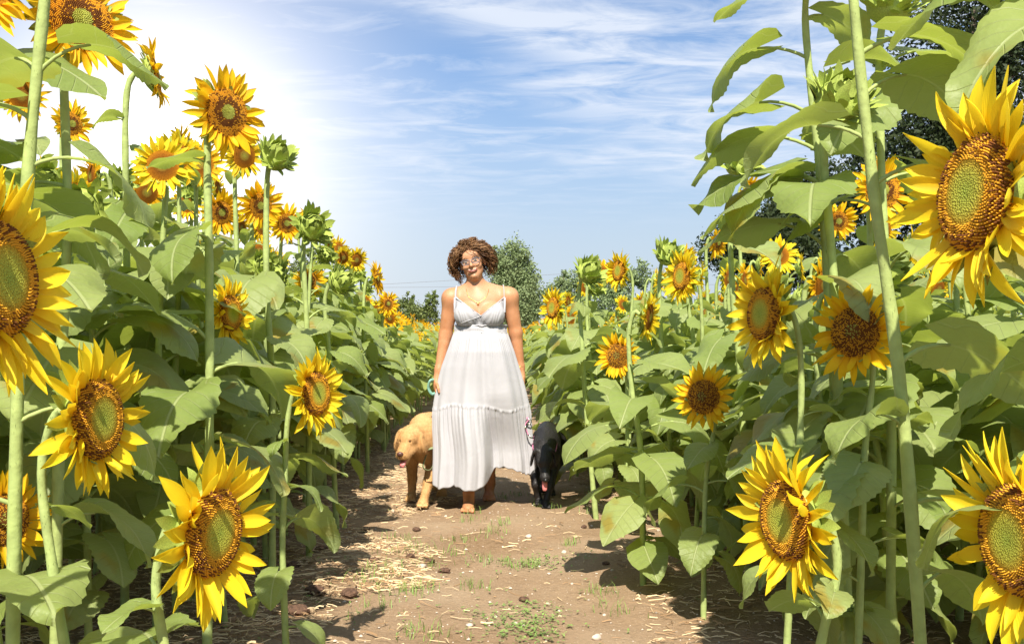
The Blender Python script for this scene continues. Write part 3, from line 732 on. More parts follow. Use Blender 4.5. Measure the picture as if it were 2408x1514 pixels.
tag(mb.build('straw_litter', [M['straw'], M['straw2']], None, False), 'dry straw and chopped stalks strewn over the soil beside the path', 'straw', kind='stuff')
def rock(mb, c, s, r, m=0):
    R = Euler((r.uniform(0, 6), r.uniform(0, 6), r.uniform(0, 6))).to_matrix(); b0 = len(mb.v)
    mb.ball((0, 0, 0), (s, s*r.uniform(.6, .9), s*r.uniform(.45, .7)), m, 9, 6, None)
    for i in range(b0, len(mb.v)):
        v = Vector(mb.v[i]); k = 1+.18*math.sin(v.x/s*3+r.random()*.6+c[0]*9)+.12*math.sin(v.y/s*4+c[1]*7); v = v*k
        v.rotate(Euler((0, 0, c[0]*20))); mb.v[i] = (v.x+c[0], v.y+c[1], v.z+c[2])
mb = MB()
for i in range(1500):
    y = 3+(r.random()**1.5)*8; x = r.uniform(-1.2, 1.1); s = r.uniform(.002, .006)*(1.6 if r.random() < .08 else 1)
    c0 = Vector((x, y, gzz(x, y)+s*.3)); V = [c0+Vector((s*math.cos(a)*r.uniform(.7, 1.2), s*math.sin(a)*r.uniform(.7, 1.2), 0)) for a in (0, 1.26, 2.5, 3.8, 5.0)]+[c0+Vector((0, 0, s*.8))]
    mb.add(V, [(j, (j+1) % 5, 5) for j in range(5)], 0)
tag(mb.build('gravel', [M['stone']], None, False), 'tiny pale pebbles sprinkled over the bare earth of the path', 'pebbles', kind='stuff')
STN = [(1242, 1266, .020, 'chunky white stone on the middle of the path ahead of the woman'), (1326, 1304, .018, 'round pale pebble right of the white stone on the path'),
       (925, 1199, .019, 'pale stone lying in front of the tan dog'), (943, 1204, .013, 'smaller pebble touching the pale stone in front of the tan dog'), (993, 1335, .026, 'tan stone at the border of straw and bare earth'),
       (1402, 1492, .019, 'rounded stone near the bottom right of the path'), (1103, 1476, .016, 'stone at the bottom left of the bare path, by the grass'), (1048, 1210, .012, 'pale pebble near the front foot of the woman'),
       (1308, 1243, .011, None), (1212, 1462, .013, None), (1230, 1467, .010, None), (1345, 1372, .009, None), (1290, 1347, .011, None), (1200, 1380, .009, None), (1152, 1415, .008, None), (1392, 1240, .010, None), (1440, 1345, .010, None), (1110, 1340, .009, None), (1420, 1436, .010, None), (1165, 1448, .009, None), (1268, 1330, .008, None)]
for i, (px, py, s, lab) in enumerate(STN):
    Y = CZ*FOC/(py-790); p = at(px, py, Y); mb = MB(); mb_r = random.Random(i)
    rock(mb, (0, 0, 0), s, mb_r); o = mb.build('stone', [M['stone']]); o.location = (p.x, p.y, gzz(p.x, p.y)+s*.35); o.rotation_euler = (0, 0, i)
    tag(o, lab or 'small loose pebble on the bare earth of the path', 'stone', None if lab else 'small loose pebbles on the path')
CLD = [(755, 1290, .035), (690, 1330, .04), (740, 1390, .05), (1010, 1322, .03), (980, 1240, .028), (1045, 1345, .03), (1373, 1243, .022), (1232, 1410, .024), (880, 1320, .03), (820, 1400, .045), (1425, 1330, .02), (965, 1310, .03), (700, 1440, .05), (860, 1245, .03)]
for i, (px, py, s) in enumerate(CLD):
    Y = CZ*FOC/(py-790); p = at(px, py, Y); mb = MB(); q = random.Random(i+50)
    mb.ball((0, 0, 0), (s, s*.8, s*.45), 0, 14, 8)
    mb.v = [tuple(Vector(v)*(1+q.uniform(-.16, .16))) for v in mb.v]
    o = mb.build('dried_seed_head', [M['clod']], None, False); o.location = (p.x, p.y, gzz(p.x, p.y)+s*.3); o.rotation_euler = (q.uniform(-.2, .2), 0, i*1.3)
    tag(o, 'dark brown dried clump lying on the straw and soil of the path', 'dried seed head', 'dark dried clumps on the ground')
mb = MB(); r = random.Random(33)
TUFT = [(1110, 1222, .05), (1155, 1253, .07), (1215, 1258, .0), (1175, 1232, .05), (1180, 1170, .06), (1110, 1207, .04), (1010, 1328, .06), (925, 1345, .06), (905, 1385, .08), (880, 1362, .06), (965, 1395, .06), (1000, 1380, .05), (1085, 1265, .05), (1130, 1320, .06), (985, 1290, .05), (1060, 1300, .05), (1220, 1165, .05), (1265, 1180, .04), (1390, 1205, .05), (1340, 1285, .03), (1420, 1390, .05), (1440, 1430, .06), (1110, 1385, .04), (1250, 1330, .03), (1210, 1330, .03), (870, 1340, .06), (900, 1430, .08), (1030, 1500, .08), (985, 1480, .06), (1290, 1195, .05), (935, 1265, .05), (950, 1300, .06), (1400, 1160, .05)]
for (px, py, s) in TUFT:
    if s == 0: continue
    Y = CZ*FOC/(py-790); p = at(px, py, Y)
    for k in range(34):
        x = p.x+r.gauss(0, s*.9); y = p.y+r.gauss(0, s*.8); h = r.uniform(.018, .055); a = r.uniform(0, 2*PI); ln = r.uniform(.3, 1.1)*h; w = .0014
        c0 = Vector((x, y, gzz(x, y))); d = Vector((math.cos(a), math.sin(a), 0)); q = Vector((-d.y, d.x, 0))*w
        mb.add([c0-q, c0+q, c0+d*ln*.4+Vector((0, 0, h*.7))+q*.8, c0+d*ln*.4+Vector((0, 0, h*.7))-q*.8, c0+d*ln+Vector((0, 0, h))], [(0, 1, 2, 3), (3, 2, 4)], 0)
for k in range(900):                                             # creeping weeds: dense patch near the bottom of the picture, others thin
    if k < 330: x, y = r.gauss(.05, .10), r.gauss(3.82, .16)
    elif k < 480: x, y = r.gauss(.1, .13), r.gauss(4.85, .09)
    elif k < 600: x, y = r.gauss(-.75, .3), r.gauss(4.5, .5)
    else: x, y = r.uniform(-2.2, 2), r.uniform(3.2, 9)
    for j in range(3):
        a = r.uniform(0, 6); s = r.uniform(.004, .010); c0 = Vector((x, y, gzz(x, y)+r.uniform(.004, .016))); d = Vector((math.cos(a), math.sin(a), r.uniform(0, .4)))*s; q = Vector((-math.sin(a), math.cos(a), 0))*s*.5
        mb.add([c0, c0+d+q, c0+d*2, c0+d-q], [(0, 1, 2, 3)], 1)
tag(mb.build('grass', [M['grass'], M['weed']], None, False), 'short green grass tufts and creeping weeds on the path', 'grass', kind='stuff')

# ------------------------------------------------------------------ trees, shrubs, wires beyond the field
def foliage_mat(name, c1, c2):
    m, nt, b, o = mat_new(name)
    t = N(nt, 'ShaderNodeTexCoord'); n = N(nt, 'ShaderNodeTexNoise'); n.inputs['Scale'].default_value = 1.4; n.inputs['Detail'].default_value = 4; L(nt, t.outputs['Object'], n.inputs['Vector'])
    n2 = N(nt, 'ShaderNodeTexWhiteNoise'); g = N(nt, 'ShaderNodeTexNoise'); g.inputs['Scale'].default_value = 9; L(nt, t.outputs['Object'], g.inputs['Vector'])
    f = math_(nt, 'ADD', math_(nt, 'MULTIPLY', n.outputs[0], .5), math_(nt, 'MULTIPLY', g.outputs[0], .5))
    c = ramp(nt, f, [(.35, c1), (.65, c2)]); L(nt, c, b.inputs['Base Color']); b.inputs['Roughness'].default_value = .6; b.inputs['Specular IOR Level'].default_value = .3
    tr = N(nt, 'ShaderNodeBsdfTranslucent'); L(nt, c, tr.inputs[0]); mx = N(nt, 'ShaderNodeMixShader'); mx.inputs[0].default_value = .25
    L(nt, b.outputs[0], mx.inputs[1]); L(nt, tr.outputs[0], mx.inputs[2]); L(nt, mx.outputs[0], o.inputs[0]); return m
M['bark'] = simple('bark', (.13, .10, .075), .9, .4, 12, .8)
F_GREY = foliage_mat('foliage_grey_green', (.13, .19, .07), (.30, .37, .18))
F_MID = foliage_mat('foliage_yellow_green', (.09, .14, .03), (.19, .22, .07))
F_DARK = foliage_mat('foliage_dark', (.018, .034, .012), (.045, .062, .02))
def tree(name, x, y, trunk_h, lobes, nleaf, ls, fm, label, cat='tree', seed=1, tr=.12, asp=.6):
    q = np.random.RandomState(seed); rr = random.Random(seed)
    root = empty(name, (x, y, 0)); tag(root, label, cat)
    mb = MB(); mb.tube(catmull([(0, 0, -.1), (rr.uniform(-.1, .1), 0, trunk_h*.5), (rr.uniform(-.15, .15), .05, trunk_h)], 5), [tr*(1-.06*i) for i in range(11)], 9, 0)
    mb.build('trunk', [M['bark']], root)
    vol = np.array([l[3]*l[4]*l[5] for l in lobes])**.72; vol /= vol.sum()
    lb = MB(); Vs = []
    for (cx, cy, cz, rx, ry, rz), w in zip(lobes, vol):
        st = Vector((0, 0, min(trunk_h*.9, max(.3, cz-rz*.8)))); e = Vector((cx, cy, cz+rz*.3)); md = st.lerp(e, .5)+Vector((rr.uniform(-.2, .2)*rx, 0, 0))
        lb.tube(catmull([st, md, e], 3), [tr*.45*(1-.12*i) for i in range(7)], 5, 0)
        n = max(30, int(nleaf*w)); ncl = max(6, n//26)
        d = q.normal(size=(ncl, 3)); d /= np.linalg.norm(d, axis=1)[:, None]; rad = q.uniform(.35, 1.0, ncl)**.45*(1+.10*q.normal(size=ncl))
        cc = d*rad[:, None]*np.array([rx, ry, rz])+np.array([cx, cy, cz])
        k = q.randint(0, ncl, n); sp = min(rx, rz)*.17
        C = cc[k]+q.normal(size=(n, 3))*sp
        a = q.normal(size=(n, 3)); a /= np.linalg.norm(a, axis=1)[:, None]; b_ = q.normal(size=(n, 3)); b_ -= a*(a*b_).sum(1)[:, None]; b_ /= np.linalg.norm(b_, axis=1)[:, None]
        s = (ls*q.uniform(.6, 1.3, n))[:, None]
        Vs.append(np.stack([C-a*s, C+b_*s*asp, C+a*s, C-b_*s*asp], 1))
    V = np.concatenate(Vs).reshape(-1, 3); F = np.arange(len(V)).reshape(-1, 4)
    V[:, 2] = np.maximum(V[:, 2], .02)
    lb.build('limbs', [M['bark']], root)
    cr = obj('crown', npmesh('crown', V, F), root, [fm], False)
    return root
def lobes_from(px_list, Y, x0, depth=.8):
    o = []
    for (px, py, rx, ry) in px_list:
        p = at(px, py, Y); s = Y/FOC; o.append((p.x-x0, rnd.uniform(-.3, .3)*rx*s, p.z, rx*s, rx*s*depth, ry*s))
    return o
Y = 60; x0 = at(1212, 700, Y).x
tree('poplar_tree', x0, Y, 3.0, lobes_from([(1207, 610, 36, 42), (1182, 640, 34, 40), (1232, 650, 34, 48), (1212, 690, 52, 60), (1248, 715, 26, 45), (1180, 705, 34, 50), (1170, 625, 20, 30), (1215, 745, 50, 40), (1160, 600, 14, 20)], Y, x0), 30000, .075, F_GREY, 'tall rounded grey-green tree right behind the shoulder of the woman', seed=3, tr=.2)
Y = 52; x0 = at(975, 740, Y).x
tree('shrub_tree', x0, Y, 1.2, lobes_from([(945, 735, 26, 34), (975, 742, 30, 30), (1005, 750, 26, 26), (1015, 715, 16, 26), (962, 708, 10, 22), (1025, 696, 8, 10)], Y, x0), 9000, .06, F_MID, 'low yellow-green bushy tree on the skyline left of the woman', seed=5, tr=.09)
Y = 48; x0 = at(1330, 700, Y).x
tree('shrub_tree', x0, Y, 1.6, lobes_from([(1345, 680, 26, 42), (1310, 690, 24, 36), (1380, 672, 26, 34), (1325, 655, 12, 20), (1288, 712, 16, 36), (1350, 735, 55, 34)], Y, x0), 12000, .06, F_GREY, 'grey-green bushy tree on the skyline right of the tall rounded tree', seed=6, tr=.1)
Y = 46; x0 = at(1430, 700, Y).x
tree('shrub_tree', x0, Y, 1.6, lobes_from([(1420, 665, 26, 34), (1460, 655, 28, 36), (1440, 720, 48, 40), (1505, 650, 24, 36)], Y, x0), 9000, .06, F_GREY, 'grey-green bushes behind the highest small sunflower on the right', seed=8, tr=.1)
Y = 40; x0 = at(720, 640, Y).x
tree('thin_tree', x0, Y, 2.0, lobes_from([(735, 600, 16, 20), (712, 640, 34, 30), (748, 625, 12, 18), (690, 690, 50, 40)], Y, x0), 5000, .05, F_MID, 'thin airy treetop poking over the left rows under the round bud', seed=9, tr=.06)
Y = 17; x0 = at(2330, 500, Y).x
tree('large_dark_tree', x0, Y, 5.2, lobes_from([(2420, -60, 190, 190), (2290, 60, 130, 140), (2240, 200, 160, 120), (2190, 300, 170, 110), (2400, 200, 190, 160), (2120, 400, 150, 110), (2330, 430, 200, 150), (2150, 510, 190, 110), (2400, 600, 180, 140), (2170, 640, 150, 100)], Y, x0, .7), 60000, .05, F_DARK, 'large dark evergreen tree rising at the upper right corner behind the stalks', seed=12, tr=.28, asp=.45)
Y = 24; x0 = at(1850, 560, Y).x
tree('dark_shrub_tree', x0, Y, 2.4, lobes_from([(1930, 470, 90, 80), (1850, 530, 90, 70), (1760, 560, 80, 60), (1700, 590, 60, 50), (1830, 600, 150, 80)], Y, x0), 26000, .06, F_DARK, 'lower dark tree in the background right, under the large dark leaves', seed=14, tr=.15, asp=.4)
M['wire'] = simple('wire_grey', (.16, .17, .19), .5)
for lab, (a, b_, sag, Y) in {'highest thin power line crossing right of the woman': ((700, 672), (1700, 614), .25, 70), 'middle thin power line passing behind the neck of the woman': ((700, 668), (1700, 660), .3, 72), 'lowest thin power line passing behind the arms of the woman': ((700, 716), (1700, 706), .3, 74)}.items():
    p, q = at(*a, Y), at(*b_, Y); d = q-p; p -= d*1.2; q += d*1.2; mb = MB()
    mb.tube([p.lerp(q, i/40)+Vector((0, 0, -sag*(1-(2*i/40-1)**2))) for i in range(41)], .011, 4, 0)
    tag(mb.build('power_line', [M['wire']]), lab, 'power line')

# ------------------------------------------------------------------ organic bodies: blended distance fields meshed to one surface
class Field:
    def __init__(s, lo, hi, h):
        s.h = h; s.lo = np.array(lo, float); n = np.ceil((np.array(hi)-s.lo)/h).astype(int)+1
        s.ax = [s.lo[i]+h*np.arange(n[i]) for i in range(3)]; s.D = np.full(n, .05, np.float32)
    def sub(s, lo, hi):
        sl = []
        for i in range(3):
            a = max(0, int((lo[i]-s.lo[i])/s.h)); b = min(len(s.ax[i]), int((hi[i]-s.lo[i])/s.h)+2)
            if b <= a: return None, None
            sl.append(slice(a, b))
        g = np.meshgrid(s.ax[0][sl[0]], s.ax[1][sl[1]], s.ax[2][sl[2]], indexing='ij'); return tuple(sl), g
    def blend(s, sl, d, k, cut=False):
        a = s.D[sl]
        if cut:
            d = -d; hh = np.clip(.5-.5*(a-d)/k, 0, 1) ; s.D[sl] = a*(1-hh)+d*hh+k*hh*(1-hh)
        else:
            hh = np.clip(.5+.5*(a-d)/k, 0, 1); s.D[sl] = a*(1-hh)+d*hh-k*hh*(1-hh)
    def cone(s, a, b, r1, r2, k=.02, cut=False):
        a = np.array(a, float); b = np.array(b, float); m = max(r1, r2)+k+.03
        sl, g = s.sub(np.minimum(a, b)-m, np.maximum(a, b)+m)
        if sl is None: return
        ba = b-a; l2 = ba@ba+1e-12
        px, py, pz = g[0]-a[0], g[1]-a[1], g[2]-a[2]
        t = np.clip((px*ba[0]+py*ba[1]+pz*ba[2])/l2, 0, 1)
        d = np.sqrt((px-t*ba[0])**2+(py-t*ba[1])**2+(pz-t*ba[2])**2)-(r1+(r2-r1)*t)
        s.blend(sl, d, k, cut)
    def ell(s, c, r, k=.02, R=None, cut=False):
        c = np.array(c, float); r = np.array(r, float); m = r.max()+k+.03
        sl, g = s.sub(c-m, c+m)
        if sl is None: return
        P = [g[i]-c[i] for i in range(3)]
        if R is not None:
            Q = np.array(R.transposed()) if hasattr(R, 'transposed') else np.array(R).T
            P = [Q[i, 0]*P[0]+Q[i, 1]*P[1]+Q[i, 2]*P[2] for i in range(3)]
        k0 = np.sqrt((P[0]/r[0])**2+(P[1]/r[1])**2+(P[2]/r[2])**2); k1 = np.sqrt((P[0]/r[0]**2)**2+(P[1]/r[1]**2)**2+(P[2]/r[2]**2)**2)+1e-9
        s.blend(sl, k0*(k0-1)/k1, k, cut)
    def mesh(s, name, iso=0.0, keep=None):
        D = s.D-iso; S = D < 0
        c = sum(S[i:D.shape[0]-1+i, j:D.shape[1]-1+j, k:D.shape[2]-1+k].astype(np.int8) for i in (0, 1) for j in (0, 1) for k in (0, 1))
        act = (c > 0) & (c < 8); I = np.argwhere(act); idm = np.full(act.shape, -1, np.int64); idm[act] = np.arange(len(I))
        off = [(i, j, k) for i in (0, 1) for j in (0, 1) for k in (0, 1)]
        cv = {o: D[I[:, 0]+o[0], I[:, 1]+o[1], I[:, 2]+o[2]] for o in off}
        acc = np.zeros((len(I), 3)); cnt = np.zeros(len(I))
        for o in off:
            for ax in range(3):
                if o[ax] == 0:
                    q = list(o); q[ax] = 1; q = tuple(q); a, b = cv[o], cv[q]; m = (a < 0) != (b < 0)
                    t = np.where(m, a/np.where(m, a-b, 1), 0); p = np.tile(np.array(o, float), (len(I), 1)); p[:, ax] += t
                    acc += p*m[:, None]; cnt += m
        V = (I+acc/cnt[:, None])*s.h+s.lo
        Fs = []
        for ax in range(3):
            a1, a2 = [(1, 2), (2, 0), (0, 1)][ax]
            A = np.take(S, range(S.shape[ax]-1), ax); B = np.take(S, range(1, S.shape[ax]), ax)
            E = np.argwhere(A != B); E = E[(E[:, a1] > 0) & (E[:, a2] > 0) & (E[:, a1] < act.shape[a1]) & (E[:, a2] < act.shape[a2])]
            fl = A[E[:, 0], E[:, 1], E[:, 2]]
            def cell(d1, d2):
                q = E.copy(); q[:, a1] -= d1; q[:, a2] -= d2; return idm[q[:, 0], q[:, 1], q[:, 2]]
            Q = np.stack([cell(1, 1), cell(0, 1), cell(0, 0), cell(1, 0)], 1); Q[~fl] = Q[~fl][:, ::-1]; Fs.append(Q)
        F = np.concatenate(Fs); F = F[(F >= 0).all(1)]
        if keep is not None:
            ok = keep(V); F = F[ok[F].all(1)]; used = np.unique(F); mp = np.zeros(len(V), int); mp[used] = np.arange(len(used)); V = V[used]; F = mp[F]
        return npmesh(name, V, F)
    def at(s, p):
        i = [min(len(s.ax[k])-1, max(0, int(round((p[k]-s.lo[k])/s.h)))) for k in range(3)]; return s.D[tuple(i)]

# ---- woman
def skin_mat():
    m, nt, b, o = mat_new('tanned_skin')
    t = N(nt, 'ShaderNodeTexCoord'); n = N(nt, 'ShaderNodeTexNoise'); n.inputs['Scale'].default_value = 16; n.inputs['Detail'].default_value = 6; L(nt, t.outputs['Object'], n.inputs['Vector'])
    c = ramp(nt, n.outputs[0], [(.3, (.42, .185, .085)), (.7, (.54, .26, .135))])
    # paler chest and face, redder arms (tan lines)
    sp = N(nt, 'ShaderNodeSeparateXYZ'); L(nt, t.outputs['Object'], sp.inputs[0])
    ch = math_(nt, 'SUBTRACT', 1.0, math_(nt, 'MULTIPLY', math_(nt, 'SUBTRACT', math_(nt, 'ABSOLUTE', sp.outputs[0]), .11), 14), clamp=True)
    ch = math_(nt, 'MULTIPLY', math_(nt, 'MINIMUM', ch, 1.0), math_(nt, 'GREATER_THAN', sp.outputs[2], 1.1), clamp=True)
    c = mixc(nt, math_(nt, 'MULTIPLY', ch, .75), c, (.48, .25, .14))
    L(nt, c, b.inputs['Base Color']); b.inputs['Roughness'].default_value = .5; b.inputs['Specular IOR Level'].default_value = .35
    b.inputs['Subsurface Weight'].default_value = .12; b.inputs['Subsurface Radius'].default_value = (.012, .005, .003); b.inputs['Subsurface Scale'].default_value = 1
    bp = N(nt, 'ShaderNodeBump'); bp.inputs['Strength'].default_value = .15; bp.inputs['Distance'].default_value = .004; L(nt, n.outputs[0], bp.inputs['Height']); L(nt, bp.outputs[0], b.inputs['Normal'])
    return m
M['skin'] = skin_mat()
WX, WY = -.208, 6.42
PXM = 364.6
def wx(px): return (px-1128)/PXM
wroot = empty('person', (WX, WY, 0))
tag(wroot, 'woman with curly hair and glasses in a long white sundress walking barefoot up the path', 'person')
HC = Vector((-.045, .0, 1.567)); HR = Euler((math.radians(4), math.radians(-13), math.radians(-6))).to_matrix()
def hp_(x, y, z): return HC+HR @ Vector((x, y, z))
def torso(f):
    f.ell((0, .005, 1.255), (.155, .098, .17), .04); f.ell((0, .01, 1.04), (.142, .105, .17), .05); f.ell((0, .03, .9), (.18, .13, .16), .05)
    f.cone((-.10, .01, 1.345), (-.175, .012, 1.335), .05, .052, .04); f.cone((.10, .01, 1.345), (.178, .012, 1.345), .05, .052, .04)
    f.ell((-.078, -.075, 1.235), (.074, .062, .072), .022); f.ell((.078, -.075, 1.235), (.074, .062, .072), .022)
f = Field((-.36, -.34, -.02), (.36, .50, 1.72), .0052)
torso(f)
f.cone((-.02, .015, 1.37), (-.035, .005, 1.50), .056, .052, .03)
f.cone((-.03, .03, 1.43), (-.145, .02, 1.375), .036, .036, .04); f.cone((-.02, .03, 1.43), (.15, .02, 1.382), .036, .036, .04)
# arms
for pts in ((( -.185, .01, 1.345), (-.222, .03, 1.11), (-.262, -.015, .885), (-.275, -.03, .82)), ((.190, .01, 1.352), (.232, .04, 1.12), (.262, .05, .90), (.272, .04, .835))):
    f.cone(pts[0], pts[0], .056, .056, .03); f.cone(pts[0], pts[1], .054, .042, .03); f.cone(pts[1], pts[2], .042, .027, .02); f.cone(pts[2], pts[3], .026, .024, .02)
def hand(c, sgn, curl):
    c = Vector(c)
    f.ell(c+Vector((0, -.002, -.035)), (.020, .036, .044), .014)
    for i, (dy, ln) in enumerate(((-.030, .062), (-.010, .072), (.010, .068), (.028, .054))):
        a = c+Vector((0, dy, -.065)); b = a+Vector((sgn*-.006, 0, -ln*.45)); e = b+Vector((sgn*-ln*.5*curl, 0, -ln*.5*(1-curl*.6)))
        f.cone(a, b, .0088, .008, .005); f.cone(b, e, .008, .0065, .004)
    a = c+Vector((sgn*-.008, -.034, -.022)); b = a+Vector((sgn*-.008, -.024, -.026)); f.cone(a, b, .0105, .009, .008); f.cone(b, b+Vector((sgn*-.006, -.004, -.026)), .009, .007, .004)
hand((-.277, -.032, .815), -1, .8); hand((.273, .038, .83), 1, .5)
# legs
f.cone((-.085, .02, .86), (-.075, -.10, .47), .085, .056, .03); f.cone((-.075, -.10, .47), (-.070, -.08, .36), .056, .058, .03); f.cone((-.070, -.07, .36), (-.068, -.085, .10), .055, .033, .02)
f.cone((-.067, -.085, .10), (-.067, -.08, .045), .034, .030, .02); f.ell((-.066, -.17, .030), (.038, .085, .027), .02); f.ell((-.066, -.105, .055), (.031, .05, .036), .025)
for i, (dx, ry) in enumerate(((-.038, .230), (-.022, .240), (-.006, .246), (.009, .244), (.029, .250))):
    f.cone((-.066+dx*.95, -.215, .020), (-.066+dx, -ry, .014), .011 if i < 4 else .015, .010 if i < 4 else .014, .006)
f.cone((.085, .03, .86), (.075, .06, .48), .085, .055, .03); f.cone((.075, .06, .48), (.068, .14, .34), .054, .053, .03); f.cone((.068, .15, .34), (.058, .33, .15), .05, .032, .02)
f.cone((.058, .33, .15), (.055, .335, .10), .036, .036, .02); f.cone((.055, .335, .10), (.054, .27, .035), .036, .030, .025); f.ell((.054, .25, .028), (.040, .045, .024), .02)
for i, dx in enumerate((-.029, -.009, .006, .022, .037)):
    f.cone((.054+dx*.9, .225, .022), (.054+dx, .198, .013), .013 if i == 0 else .011, .010, .006)
# head
def hc(a, b, r1, r2, k=.01, cut=False): f.cone(hp_(*a), hp_(*b), r1, r2, k, cut)
def he(c, r, k=.012, cut=False): f.ell(hp_(*c), r, k, HR, cut)
he((0, .015, .045), (.074, .090, .080), .02); hc((0, -.025, .0), (0, -.042, -.06), .062, .040, .025)
hc((-.03, -.03, -.045), (0, -.058, -.082), .032, .024, .02); hc((.03, -.03, -.045), (0, -.058, -.082), .032, .024, .02)
he((-.036, -.058, -.018), (.027, .022, .024), .014); he((.036, -.058, -.018), (.027, .022, .024), .014)
he((0, -.062, .052), (.050, .024, .026), .02); hc((-.040, -.072, .036), (.040, -.072, .036), .008, .008, .012)
f.ell(hp_(-.030, -.088, .016), (.016, .012, .009), .008, HR, True); f.ell(hp_(.030, -.088, .016), (.016, .012, .009), .008, HR, True)
hc((0, -.078, .022), (0, -.101, -.014), .0075, .0115, .008); hc((-.011, -.088, -.017), (.011, -.088, -.017), .0075, .0075, .006)
he((0, -.082, -.045), (.026, .012, .016), .01); he((0, -.083, -.082), (.017, .012, .012), .01)
he((-.076, .012, .0), (.010, .018, .030), .006); he((.076, .012, .0), (.010, .018, .030), .006)
SDFW = f
body = obj('body', f.mesh('body'), wroot, [M['skin']])
tag(body)
M['lip'] = simple('lips', (.30, .085, .065), .4); M['tooth'] = simple('teeth', (.50, .46, .40), .4); M['eyew'] = simple('eye_white', (.6, .57, .54), .3); M['iris'] = simple('iris', (.06, .05, .035), .2)
mb = MB()
sm = [(-.031, -.083, -.040), (-.020, -.0925, -.0475), (0, -.098, -.052), (.020, -.0925, -.0475), (.031, -.083, -.040)]
mb.tube(catmull([hp_(*p) for p in sm], 4), [.0012+.0034*math.sin(PI*i/16) for i in range(17)], 6, 0)
sm2 = [(x, y-.001 if abs(x) < .025 else y, z+.0085*(1-abs(x)/.034)) for x, y, z in sm]
mb.tube(catmull([hp_(*p) for p in sm2], 4), .0018, 6, 0); mb.build('lips', [M['lip']], wroot)
mb = MB(); mb.tube(catmull([hp_(x*.8, y-.0006, z+.0052) for x, y, z in sm], 4), .0022, 6, 0); mb.build('teeth', [M['tooth']], wroot)
for s in (-1, 1):
    mb = MB(); mb.ball(hp_(s*.030, -.072, .015), (.0115, .0125, .0048), 0, 12, 8); mb.ball(hp_(s*.030, -.0805, .015), .0052, 1, 8, 6); mb.build('eye', [M['eyew'], M['iris']], wroot)
M['hairm'] = simple('curly_brown_hair', (.12, .055, .022), .5, .45, 30, 0, .35)
M['hairl'] = simple('curly_hair_light', (.24, .125, .05), .45, .3, 30, 0, .4)
mb = MB()
for s in (-1, 1): mb.tube(catmull([hp_(s*.016, -.093, .035), hp_(s*.030, -.090, .041), hp_(s*.046, -.078, .035)], 3), .0022, 5, 0)
mb.build('eyebrows', [M['hairm']], wroot)
# glasses
M['frame'] = simple('glasses_frame', (.16, .16, .20), .3); m, nt, b, o = mat_new('lens_glass'); tr = N(nt, 'ShaderNodeBsdfTransparent'); mx = N(nt, 'ShaderNodeMixShader'); mx.inputs[0].default_value = .06; b.inputs['Roughness'].default_value = .05; L(nt, tr.outputs[0], mx.inputs[1]); L(nt, b.outputs[0], mx.inputs[2]); L(nt, mx.outputs[0], o.inputs[0]); M['lens'] = m
mb = MB(); lens = MB()
for s in (-1, 1):
    ring = []
    for j in range(21):
        a = 2*PI*j/20; x = .0245*math.copysign(abs(math.cos(a))**.75, math.cos(a)); z = .0165*math.copysign(abs(math.sin(a))**.8, math.sin(a))
        ring.append(hp_(s*.032+x, -.101+abs(s*.032+x)*.18, .012+z+(.002 if x*s > 0 and z > 0 else 0)))
    mb.tube(ring, .0021, 5, 0, caps=False)
    lens.add([p for p in ring[:-1]], [tuple(range(20))], 0)
    mb.tube([hp_(s*.056, -.091, .022), hp_(s*.074, -.055, .022), hp_(s*.080, .0, .016)], .002, 5, 0)
mb.tube([hp_(-.009, -.100, .016), hp_(0, -.103, .020), hp_(.009, -.100, .016)], .002, 5, 0)
gl = mb.build('glasses', [M['frame']], wroot); lens.build('lens', [M['lens']], gl, False)
# hair: curls wrapped round the head
rc = random.Random(8); mb = MB(); mbl = MB()
def hdir(az, el): return Vector((math.sin(az)*math.cos(el), -math.cos(az)*math.cos(el), math.sin(el)))
mb.ball(HC+HR @ Vector((0, .030, .048)), (.085, .086, .086), 0, 18, 12)
for i in range(1150):
    az0 = rc.uniform(-PI, PI); el0 = math.asin(rc.uniform(.0, 1)) if rc.random() < .75 else rc.uniform(-.4, .3)
    front = abs(az0) < 1.25
    if front and el0 < .78: el0 = rc.uniform(.78, 1.4)
    az1 = az0; 
    if abs(az0) < 1.4: az1 = math.copysign(rc.uniform(1.32, 1.9), az0+rc.uniform(-1, 1)*.8)
    else: az1 = az0+rc.uniform(-.3, .3)
    el1 = rc.uniform(-.95, .25) if i % 3 else rc.uniform(-.15, .75)
    if front and rc.random() < .30: az1 = az0+rc.uniform(-.6, .6); el1 = rc.uniform(1.08, 1.25)
    r0, r1 = .086, rc.uniform(.100, .142)+(.026 if el1 < -.3 else 0)
    turns = rc.uniform(2.6, 5.2); hr = rc.uniform(.006, .014); ph = rc.uniform(0, 6); n = 26; P = []
    up = rc.uniform(0, .014)
    for k in range(n+1):
        t = k/n; az = az0+(az1-az0)*t**.8; el = el0+(el1-el0)*t; rr_ = r0+(r1-r0)*t**.7+up*math.sin(PI*t)
        d = hdir(az, el); c0 = Vector((0, .012, .030))+Vector((d.x*rr_*1.02, d.y*rr_*.95, d.z*rr_*(.98 if d.z > 0 else 1.05)))
        e1 = d.cross(Vector((0, 0, 1))).normalized() if abs(d.z) < .98 else Vector((1, 0, 0)); e2 = d
        an = ph+turns*2*PI*t; q = c0+(e1*math.cos(an)+e2*math.sin(an))*hr*min(1, t*4+.3)
        P.append(HC+HR @ q)
    (mbl if rc.random() < .42 else mb).tube(P, [.0014+.0009*math.sin(PI*k/n) for k in range(n+1)], 3, 0, caps=False)
hb = mb.build('hair', [M['hairm']], wroot); mbl.build('hair_highlights', [M['hairl']], hb)
